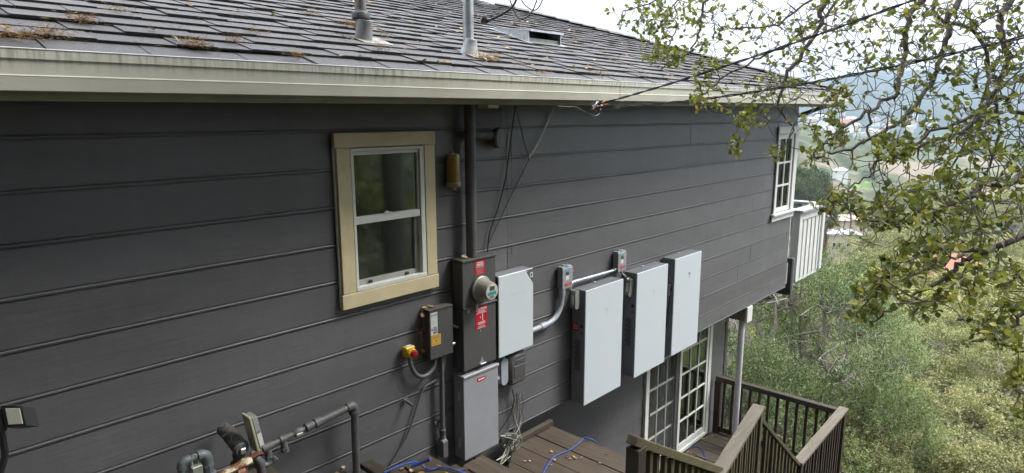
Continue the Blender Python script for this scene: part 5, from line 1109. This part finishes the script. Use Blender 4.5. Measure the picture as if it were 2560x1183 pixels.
# ------------------------------------------------------------------ foreground oak
rng = np.random.default_rng(77)
TR = deep(2890, 60, 3.6); gz = float(ground_z(TR[0], TR[1]))
crotch = np.array([TR[0], TR[1], 3.1])
limbs = [  # (px, py, depth) polylines from the crotch outward, radius start/end
 ([(2640, -160, 3.5), (2420, -110, 3.6), (2304, 0, 3.6), (2266, 66, 3.6), (2264, 117, 3.6), (2248, 203, 3.55), (2238, 238, 3.5), (2177, 274, 3.45), (2101, 324, 3.4), (2050, 365, 3.35)], .040, .006),
 ([(2640, -160, 3.4), (2405, 0, 3.3), (2370, 76, 3.3), (2350, 152, 3.3), (2324, 213, 3.3), (2253, 299, 3.25), (2180, 345, 3.2), (2100, 380, 3.2), (2030, 395, 3.2)], .034, .005),
 ([(2700, -120, 3.2), (2532, 0, 3.1), (2502, 66, 3.1), (2517, 162, 3.1), (2476, 248, 3.1), (2415, 324, 3.05), (2355, 350, 3.0), (2250, 380, 3.0), (2180, 420, 3.0)], .034, .005),
 ([(2420, -110, 3.5), (2330, 30, 3.45), (2446, 86, 3.4), (2476, 203, 3.4), (2440, 300, 3.35), (2380, 420, 3.3)], .026, .005),
 ([(2720, 300, 2.9), (2560, 441, 2.85), (2456, 466, 2.85), (2426, 487, 2.85), (2330, 530, 2.85), (2240, 555, 2.85), (2160, 545, 2.85), (2090, 500, 2.85)], .028, .004),
 ([(2740, 200, 3.0), (2560, 290, 3.0), (2507, 245, 3.0), (2420, 300, 3.0), (2330, 330, 3.0), (2215, 410, 3.0)], .026, .005),
 ([(2760, 430, 2.7), (2560, 588, 2.7), (2480, 620, 2.7), (2400, 660, 2.7), (2370, 690, 2.7), (2300, 730, 2.7), (2240, 770, 2.7), (2180, 800, 2.7)], .030, .004),
 ([(2480, 620, 2.7), (2420, 630, 2.7), (2340, 670, 2.7), (2270, 690, 2.7), (2200, 690, 2.7), (2140, 725, 2.7)], .014, .004),
 ([(2300, -230, 3.9), (2070, 0, 3.9), (2053, 57, 3.9), (1996, 149, 3.9), (1961, 201, 3.9), (1947, 267, 3.9), (1985, 330, 3.9)], .036, .006),
 ([(2300, -230, 4.0), (2160, -60, 4.0), (2000, 90, 4.0), (1900, 145, 4.0), (1810, 190, 4.0), (1760, 240, 4.0)], .022, .004),
 ([(2200, -260, 4.1), (1850, -80, 4.1), (1766, 0, 4.1), (1754, 49, 4.1), (1743, 95, 4.1), (1717, 135, 4.1), (1654, 172, 4.1)], .022, .004),
 ([(1850, -80, 4.1), (1694, 0, 4.1), (1694, 57, 4.1), (1674, 115, 4.1)], .012, .004),
 ([(1850, -80, 4.1), (1760, -40, 4.1), (1640, 0, 4.1), (1560, 30, 4.1)], .012, .004),
 ([(2160, -60, 3.9), (2024, 0, 3.9), (1947, 57, 3.9), (1860, 70, 3.9), (1790, 60, 3.9)], .016, .004),
 ([(2700, 640, 2.6), (2560, 780, 2.6), (2500, 840, 2.6), (2440, 850, 2.6)], .018, .004), ([(2720, 800, 2.5), (2600, 950, 2.5), (2540, 1000, 2.5)], .014, .004),
 ([(2476, 248, 3.1), (2500, 330, 3.1), (2470, 420, 3.1), (2440, 520, 3.1), (2456, 600, 3.1)], .014, .004),
 ([(2177, 274, 3.45), (2170, 330, 3.45), (2200, 380, 3.4), (2170, 440, 3.4), (2110, 475, 3.4)], .013, .004),
]
nodesP = []; nodesR = []; wood_mb = MB()
trunk_pts = [(TR[0], TR[1] - .1, gz - .3), (TR[0] + .05, TR[1], gz + 1.2), tuple(crotch)]
wood_mb.tube(smooth_path(trunk_pts, 5), np.linspace(.2, .13, 11), 12)
starts = {}
for pts, r0, r1 in limbs:
    P = [deep(*q) for q in pts]; key = pts[0]; r0 *= .72
    if not any(key in l[0][1:] for l in limbs) and key not in starts:
        starts[key] = 1; mid = (crotch + P[0]) / 2 + [0, 0, .15]; Q = smooth_path([crotch, mid, P[0]], 4); wood_mb.tube(Q, np.linspace(.08, r0 * 1.1, len(Q)), 8)
    Q = smooth_path(P, 5); jit = rng.normal(size=Q.shape) * .007; jit[0] = 0; Q = Q + jit
    R_ = np.linspace(r0 * .72, r1, len(Q)); wood_mb.tube(Q, R_, 7)
    nodesP.append(Q); nodesR.append(R_)
NP_ = list(np.concatenate(nodesP)); NR_ = list(np.concatenate(nodesR))
# leafy clusters: px, py, rx, ry, depth, n tips, leaves per tip
clusters = [(1600, 35, 85, 50, 4.1, 46, 6), (1680, 60, 90, 75, 4.1, 60, 5), (1660, 130, 55, 35, 4.1, 34, 6), (1760, 40, 90, 60, 4.1, 40, 4), (1850, 60, 90, 70, 4.0, 44, 3), (1790, 130, 60, 40, 4.0, 26, 4), (1690, 150, 40, 15, 4.1, 14, 5),
 (1780, 190, 45, 45, 3.95, 24, 5), (1760, 245, 40, 35, 3.95, 20, 6), (1860, 280, 70, 40, 3.9, 22, 3), (1870, 300, 35, 35, 3.9, 16, 6), (1835, 365, 20, 22, 3.9, 9, 6), (1935, 380, 28, 18, 3.9, 10, 5), (1950, 130, 90, 100, 3.9, 60, 3), (2040, 100, 70, 90, 3.8, 46, 3), (2110, 40, 90, 60, 3.7, 46, 3),
 (1910, 215, 70, 40, 3.9, 30, 2), (2090, 250, 40, 50, 3.45, 22, 6), (2075, 330, 45, 45, 3.4, 26, 6), (2040, 390, 40, 25, 3.3, 16, 4), (2160, 130, 60, 90, 3.6, 34, 3), (2220, 100, 70, 90, 3.5, 40, 3), (2290, 180, 60, 80, 3.4, 36, 3), (2230, 370, 50, 35, 3.0, 30, 7), (2280, 330, 70, 60, 3.1, 40, 3),
 (2110, 495, 55, 28, 3.0, 24, 5), (2195, 540, 65, 40, 2.85, 38, 5), (2260, 520, 80, 60, 2.85, 60, 4), (2340, 480, 80, 70, 2.9, 60, 4), (2062, 518, 24, 16, 3.0, 9, 5), (2420, 540, 90, 70, 2.85, 60, 3), (2500, 480, 80, 90, 2.85, 60, 3), (2400, 400, 90, 70, 3.0, 60, 4), (2500, 330, 80, 80, 3.0, 60, 4), (2420, 230, 80, 90, 3.2, 60, 4), (2520, 160, 60, 90, 3.2, 50, 4), (2380, 110, 80, 80, 3.3, 40, 3), (2480, 50, 90, 50, 3.2, 40, 3), (2320, 40, 80, 50, 3.4, 40, 3),
 (2290, 640, 70, 45, 2.75, 44, 5), (2230, 690, 60, 40, 2.7, 40, 6), (2170, 745, 45, 40, 2.7, 30, 6), (2150, 790, 25, 20, 2.7, 10, 5), (2300, 760, 70, 40, 2.7, 26, 4), (2380, 640, 80, 60, 2.75, 40, 3), (2390, 720, 60, 40, 2.7, 26, 5), (2480, 680, 80, 60, 2.7, 40, 3), (2540, 740, 50, 60, 2.6, 36, 5), (2480, 830, 60, 25, 2.6, 30, 5), (2540, 860, 50, 20, 2.6, 16, 4), (2545, 950, 28, 35, 2.5, 18, 6), (2555, 1030, 18, 25, 2.5, 10, 6), (2440, 790, 40, 20, 2.65, 12, 4)]
tips = []
for (px, py, rx, ry, d, n, lv) in clusters:
    for k in range(n):
        a = rng.uniform(0, 6.283); rr_ = math.sqrt(rng.random()); tips.append((px + rx * rr_ * math.cos(a), py + ry * rr_ * math.sin(a), d + rng.normal() * .22, lv))
for k in range(1300):  # bare twigs
    px = rng.uniform(1900, 2600); py = rng.uniform(-20, 620)
    if px < 2060 and py > 330: continue
    tips.append((px, py, 3.7 - (px - 1900) / 700 * .9 + rng.normal() * .3, 0 if rng.random() < .8 else 2))
T3 = np.array([deep(x, y, d) for x, y, d, _ in tips]); LV = np.array([t[3] for t in tips])
A0 = np.array(NP_); d0 = np.array([np.min(((A0 - p) ** 2).sum(1)) for p in T3]); order_ = np.argsort(d0)
cap_n = len(NP_) + len(T3) * 9; NA = np.zeros((cap_n, 3)); NRr = np.zeros(cap_n); cnt = len(NP_); NA[:cnt] = NP_; NRr[:cnt] = NR_
LC = []; LD = []; LT = []
for i in order_:
    p = T3[i]; j = int(np.argmin(((NA[:cnt] - p) ** 2).sum(1))); a = NA[j]; v = p - a; L = np.linalg.norm(v)
    if L < .015: continue
    n = int(np.clip(L / .045, 3, 9)); t = np.linspace(0, 1, n)[:, None]; side = rng.normal(size=3); side -= v * (side @ v) / L ** 2
    P = a + v * t + side * (np.sin(t * math.pi) * L * .13); P[1:-1] += rng.normal(size=(n - 2, 3)) * L * .035
    r0 = min(NRr[j] * .75, .0045 + .012 * min(L, .5)); r1 = .0018 if LV[i] else .0012; R_ = np.linspace(max(r0, .0024), r1, n)
    wood_mb.tube(P, R_, 5, False); NA[cnt:cnt + n - 1] = P[1:]; NRr[cnt:cnt + n - 1] = R_[1:]; cnt += n - 1
    tw = (P[-1] - P[-2]); tw /= np.linalg.norm(tw) + 1e-9
    tone = np.clip(rng.normal(.54, .24), 0, 1)
    for k in range(int(LV[i] * .92 + rng.random())):
        s_ = rng.uniform(.45, 1.0) if k > 2 else 1.0; q = P[min(n - 1, int(round(s_ * (n - 1))))]
        LC.append(q + rng.normal(size=3) * .004); LD.append(tw * .7 + rng.normal(size=3) * .75 + [0, 0, .1]); LT.append(np.clip(min(tone, .8) + rng.normal() * .10 + (.5 if rng.random() < .012 else 0), 0, 1))
oak = thing('oak_tree', 'overhanging oak with gnarled twigs and cupped leaves filling the upper right', 'tree', (TR[0], TR[1], gz))
link('trunk', mesh_of(wood_mb, BARK, True, 'oak_wood', fix=False), oak)
n = len(LC); LC = np.array(LC); LD = np.array(LD); LT = np.array(LT)
o = link('crown', leaves('oak_leaves', LC, LD, rand_unit(n, rng) * .9 + [0, 0, .9], rng.uniform(.019, .040, n), rng.uniform(.014, .027, n), OAKLEAF, LT, True), oak); o['kind'] = 'stuff'

shade_crown = crown_tree('oak_shade_leaves', 41, 2.7, 2.6, 300, 60, .05, .032, OAKLEAF, BARK, .6, .4, .1, 60, .1, .6)  # unseen upper crown, added overhead to shade the left wall
o = link('crown', shade_crown[0], oak); o.location = Vector((1.6, -4.4, 3.7)) - Vector(oak.location)
o = link('branch', shade_crown[1], oak); o.location = Vector((1.6, -4.4, 3.7)) - Vector(oak.location)
obj('branch', MB().tube(smooth_path([crotch, (crotch + np.array([1.6, -4.4, 4.2])) / 2 + [0, 0, .3], (1.6, -4.4, 4.2)], 5), np.linspace(.09, .05, 11), 8), BARK, oak, True)  # limb carrying the added shade crown

# ------------------------------------------------------------------ leaf litter
rl = np.random.default_rng(31); n = 330
X = rl.uniform(-1.6, 7.5, n); Y = -.5 + 3.4 * rl.random(n) ** 1.6; keep = Y < 2.6 - np.clip(X - 5.4, 0, 9); X, Y = X[keep], Y[keep]; n = len(X)
C = np.c_[X, Y, zr(X, Y) + .034 + rl.uniform(0, .006, n)]; D_ = np.c_[rl.normal(size=n), rl.normal(size=n) * .6, rl.normal(size=n) * .18 + .1]
me = leaves('roof_leaves', C, D_, np.tile([0, -.3, 1.], (n, 1)) + rl.normal(size=(n, 3)) * .35, rl.uniform(.022, .055, n), rl.uniform(.014, .03, n), LITTER, rl.random(n), True)
o = link('leaf_litter', me); tag(o, 'dead tan leaves scattered over the roof shingles', 'leaves'); o['kind'] = 'stuff'
spots = [(20, 98, .13, 260), (205, 60, .05, 150), (490, 122, .06, 170), (130, 95, .06, 90), (590, 110, .04, 60), (300, 35, .05, 60), (1215, 152, .10, 260), (1195, 140, .05, 80), (880, 70, .07, 160), (960, 95, .04, 60), (955, 130, .05, 60), (1240, 150, .03, 40), (740, 150, .04, 60), (1370, 195, .08, 60), (1500, 190, .08, 60), (780, 40, .05, 50), (1300, 170, .05, 40), (1440, 100, .06, 40), (640, 90, .04, 40)]
def onroof(px, py):
    d = ray(px, py); k = (2.385 + .0068 * CAM[0] + SL * (CAM[1] + .55) - CAM[2]) / (d[2] - .0068 * d[0] - SL * d[1]); return CAM + k * d
NC = []; ND = []
for (px, py, r_, k) in spots:
    q = onroof(px, py)
    for i in range(int(k * 2.2)): a = rl.normal(size=2) * r_ * .5 * np.array([1.3, .6]); x, y = q[0] + a[0], max(q[1] + a[1], -.54); NC.append((x, y, zr(x, y) + .022 + abs(rl.normal()) * .016)); ND.append(np.r_[rl.normal(size=2), rl.normal() * .35])
for i in range(1500):
    x = rl.uniform(-1.5, 6.5); y = -.54 + 2.2 * rl.random() ** 1.8; NC.append((x, y, zr(x, y) + .025)); ND.append(np.r_[rl.normal(size=2), rl.normal() * .15])
n = len(NC); me = leaves('needles', np.array(NC), np.array(ND), np.tile([0, 0, 1.], (n, 1)) + rl.normal(size=(n, 3)) * .5, rl.uniform(.012, .042, n), rl.uniform(.0016, .0036, n), NEEDLE, rl.random(n))
o = link('needle_litter', me); tag(o, 'rusty clumps of dry needles lying on the shingles', 'needles'); o['kind'] = 'stuff'
leafm = [leaves('fallen_leaf', np.zeros((1, 3)), np.array([[1., 0, .15]]), np.array([[.1 * k - .2, .2, 1.]]), np.array([.05]), np.array([.03]), LITTER, np.array([.35 + .15 * k]), True) for k in range(5)]
def fallen(p, label, grp, s_=1.0):
    o = bpy.data.objects.new('fallen_leaf', random.choice(leafm)); COL.objects.link(o); o.location = tuple(p); o.rotation_euler = (random.uniform(-.3, .3), random.uniform(-.3, .3), random.uniform(0, 6.3)); o.scale = (s_,) * 3; tag(o, label, 'leaf', grp)
for x, y in ((1383, 1131), (1412, 1141), (1421, 1147), (1433, 1139), (1439, 1143), (1453, 1146), (1514, 1135), (1505, 1158), (1373, 1162), (1308, 1152), (1323, 1150), (1391, 1151), (1372, 1067)): fallen(onz(x, y, -.622), 'small tan dead leaf lying on the upper deck boards', 'dead leaves on the upper deck', .62)
for x, y in ((1752, 1087), (1760, 1097), (1781, 1092), (1722, 1128), (1729, 1135), (1769, 1080), (1747, 1083), (1748, 1137)): fallen(onz(x, y, -2.675), 'small tan dead leaf lying on the lower deck by the glass door', 'dead leaves on the lower deck', .8)
for x, y, z in ((1000, 1175, -.29), (1028, 1172, -.29), (1045, 1181, -.29), (845, 1178, -.135), (860, 1172, -.135), (1060, 1164, -.29), (1110, 1180, -.29), (1090, 1162, -.28)): fallen(onz(x, y, z), 'curled dead leaf on the wooden steps by the wall', 'dead leaves on the steps', 1.0)
for p, lab_ in (((1.475, -.075, .792), 'curled tan leaf lying on top of the dark switch box'), ((1.425, -.06, .792), 'brown leaf at the left end of the switch box top'), ((1.775, -.11, 1.107), 'brown leaf caught at the foot of the mast on the meter panel')): fallen(p, lab_, None, 1.2)
dv_ = thing('dead_vine', 'dried vine with curled brown leaves clinging beside the switch box', 'vine', (1.36, -.05, .5))
vb = [(1.375, -.05, .79), (1.365, -.06, .73), (1.37, -.07, .68), (1.355, -.06, .62), (1.362, -.05, .56), (1.35, -.05, .50)]
obj('stem', MB().tube(smooth_path(vb), .0035, 5), BARK, dv_, True)
for k in range(6): p = np.array(vb[k % 6]) + rl.normal(size=3) * .014; o = bpy.data.objects.new('vine_leaf', leafm[k % 2]); COL.objects.link(o); o.parent = dv_; o.location = tuple(Vector(p) - Vector(dv_.location)); o.rotation_euler = tuple(rl.uniform(-2, 2, 3)); o.scale = (.8, .8, .8)

# ------------------------------------------------------------------ buildings in the valley
STUC = mat('cream stucco', (.62, .55, .38), .8, 0, (.54, .48, .33), .6); PALE = mat('pale stucco', (.60, .52, .40), .8, 0, (.52, .45, .35), .5); FROOF = mat('white flat roof', (.66, .68, .70), .6, 0, (.52, .54, .56), .4); BRICKM = mat('brick chimney', (.30, .13, .09), .85, 0, (.22, .10, .07), 2); GLD = mat('far dark glass', (.03, .035, .04), .2); TILE = mat('terracotta roof', (.42, .16, .10), .8, 0, (.30, .11, .07), .8)
def building(name, label, px, py, d, w_, dep, h, rz, wall, roofm, wins, hip=0.0):
    p = deep(px, py, d); t = thing(name, label, 'building', (p[0], p[1], p[2] - h), world=False); t.rotation_euler = (0, 0, rz)
    obj('wall', MB().box(-w_ / 2, w_ / 2, -dep / 2, dep / 2, -6, h - .02), wall, t)
    if hip: r_ = obj('roof', MB().add([(-w_ / 2 - .5, -dep / 2 - .5, h), (w_ / 2 + .5, -dep / 2 - .5, h), (w_ / 2 + .5, dep / 2 + .5, h), (-w_ / 2 - .5, dep / 2 + .5, h), (-w_ / 2 + dep / 2, 0, h + hip), (w_ / 2 - dep / 2, 0, h + hip)], [(0, 1, 5, 4), (1, 2, 5), (2, 3, 4, 5), (3, 0, 4), (0, 3, 2, 1)]), roofm, t)
    else: r_ = obj('roof', MB().box(-w_ / 2 - .25, w_ / 2 + .25, -dep / 2 - .25, dep / 2 + .25, h, h + .35), roofm, t)
    for (face, a, b, c, d_) in wins:
        if face == 'f': wv = obj('window', MB().box(a, b, -dep / 2 - .06, -dep / 2 + .02, c, d_), WHITE, t); obj('window_glass', MB().box(a + .12, b - .12, -dep / 2 - .09, -dep / 2 - .061, c + .1, d_ - .1), GLD, wv)
        else: wv = obj('window', MB().box(-w_ / 2 - .06, -w_ / 2 + .02, a, b, c, d_), WHITE, t); obj('window_glass', MB().box(-w_ / 2 - .09, -w_ / 2 - .061, a + .12, b - .12, c + .1, d_ - .1), GLD, wv)
    return t, r_
b_, r_ = building('flat_roof_house', 'cream house with white flat roof and brick chimney in the valley', 2100, 583, 150, 7.0, 6.0, 4.6, -.95, STUC, FROOF, [('s', -1.6, .2, 1.6, 3.0), ('s', 1.0, 1.9, 1.6, 3.0), ('f', -2.6, -1.8, 1.7, 2.9), ('f', -1.4, -.7, 1.7, 2.9), ('f', .5, 1.9, 1.9, 2.9), ('s', -2.4, -1.9, 3.4, 3.9)])
obj('roof_pipe', MB().box(.2, .5, -.3, .0, 4.9, 5.7), WHITE, r_)
ch = deep(2058, 612, 149.5); cht = tag(obj('brick_chimney', MB().box(ch[0] - .5, ch[0] + .5, ch[1] - .5, ch[1] + .5, ch[2] - 6, ch[2] + 3.6).box(ch[0] - .6, ch[0] + .6, ch[1] - .6, ch[1] + .6, ch[2] + 3.6, ch[2] + 3.9), BRICKM), 'red brick chimney stack left of the cream flat roofed house', 'chimney')
building('tan_house', 'long tan house behind the cream flat roofed one', 2102, 547, 168, 11.0, 6.0, 5.0, -.9, PALE, mat('tan roof', (.52, .42, .33), .8), [('s', -2.2, -.9, 1.6, 3.2), ('s', .6, 1.9, 1.6, 3.2)], 1.1)
building('pale_house', 'pale low house seen between wall corner and balcony', 1985, 592, 140, 6.0, 6.0, 4.0, -.6, PALE, FROOF, [('s', -1.8, -.6, 1.2, 2.8), ('f', -1.6, -.4, 1.2, 2.8)])
building('red_roof_house', 'house with terracotta hip roof half hidden by oak leaves', 2360, 685, 60, 8.5, 6.0, 2.5, -.5, STUC, TILE, [('f', -2, -1, .8, 1.9)], 1.9)
building('white_house', 'small white house among far trees', 2102, 426, 420, 7.5, 5, 3.2, -.7, WHITE, FROOF, [('s', -2, 0, 1.5, 2.8)], 2.0)
tw_ = random.Random(8); hm = [(mesh_of(MB().box(-4, 4, -3, 3, -4, 3), WHITE if k else PALE), mesh_of(MB().prism([(-3.6, 3), (3.6, 3), (0, 5.2)], 0, -4.4, 4.4), TILE if k == 1 else FROOF)) for k in range(3)]
for k in range(70):
    px = tw_.uniform(1975, 2330); py = tw_.gauss(322, 14)
    if px > 2200 and tw_.random() < .6: continue
    d = tw_.uniform(900, 1500); p = deep(px, py, d); a, b = hm[k % 3]
    t = thing('town_house', 'tiny pale house in the hazy town on the valley floor', 'house', p, 'houses in the hazy far town', world=False); t.rotation_euler = (0, 0, tw_.uniform(0, 3)); s_ = tw_.uniform(1.0, 2.2); t.scale = (s_, s_, s_ * .9)
    link('wall', a, t); link('roof', b, t)

# ------------------------------------------------------------------ valley haze
hz = obj('haze', MB().box(-90, 3700, -3400, 3900, -75, 260), None); hz['kind'] = 'stuff'; hz['label'] = 'pale blue haze lying over the valley'
m = bpy.data.materials.new('haze'); m.use_nodes = True; t = m.node_tree; t.nodes.clear(); ou = t.nodes.new('ShaderNodeOutputMaterial'); pvn = t.nodes.new('ShaderNodeVolumePrincipled')
pvn.inputs['Color'].default_value = (.60, .78, 1, 1); pvn.inputs['Density'].default_value = .00020; pvn.inputs['Anisotropy'].default_value = .2; t.links.new(pvn.outputs[0], ou.inputs['Volume']); hz.data.materials.append(m)
for o in bpy.data.objects:
    if '_world' in o: del o['_world']
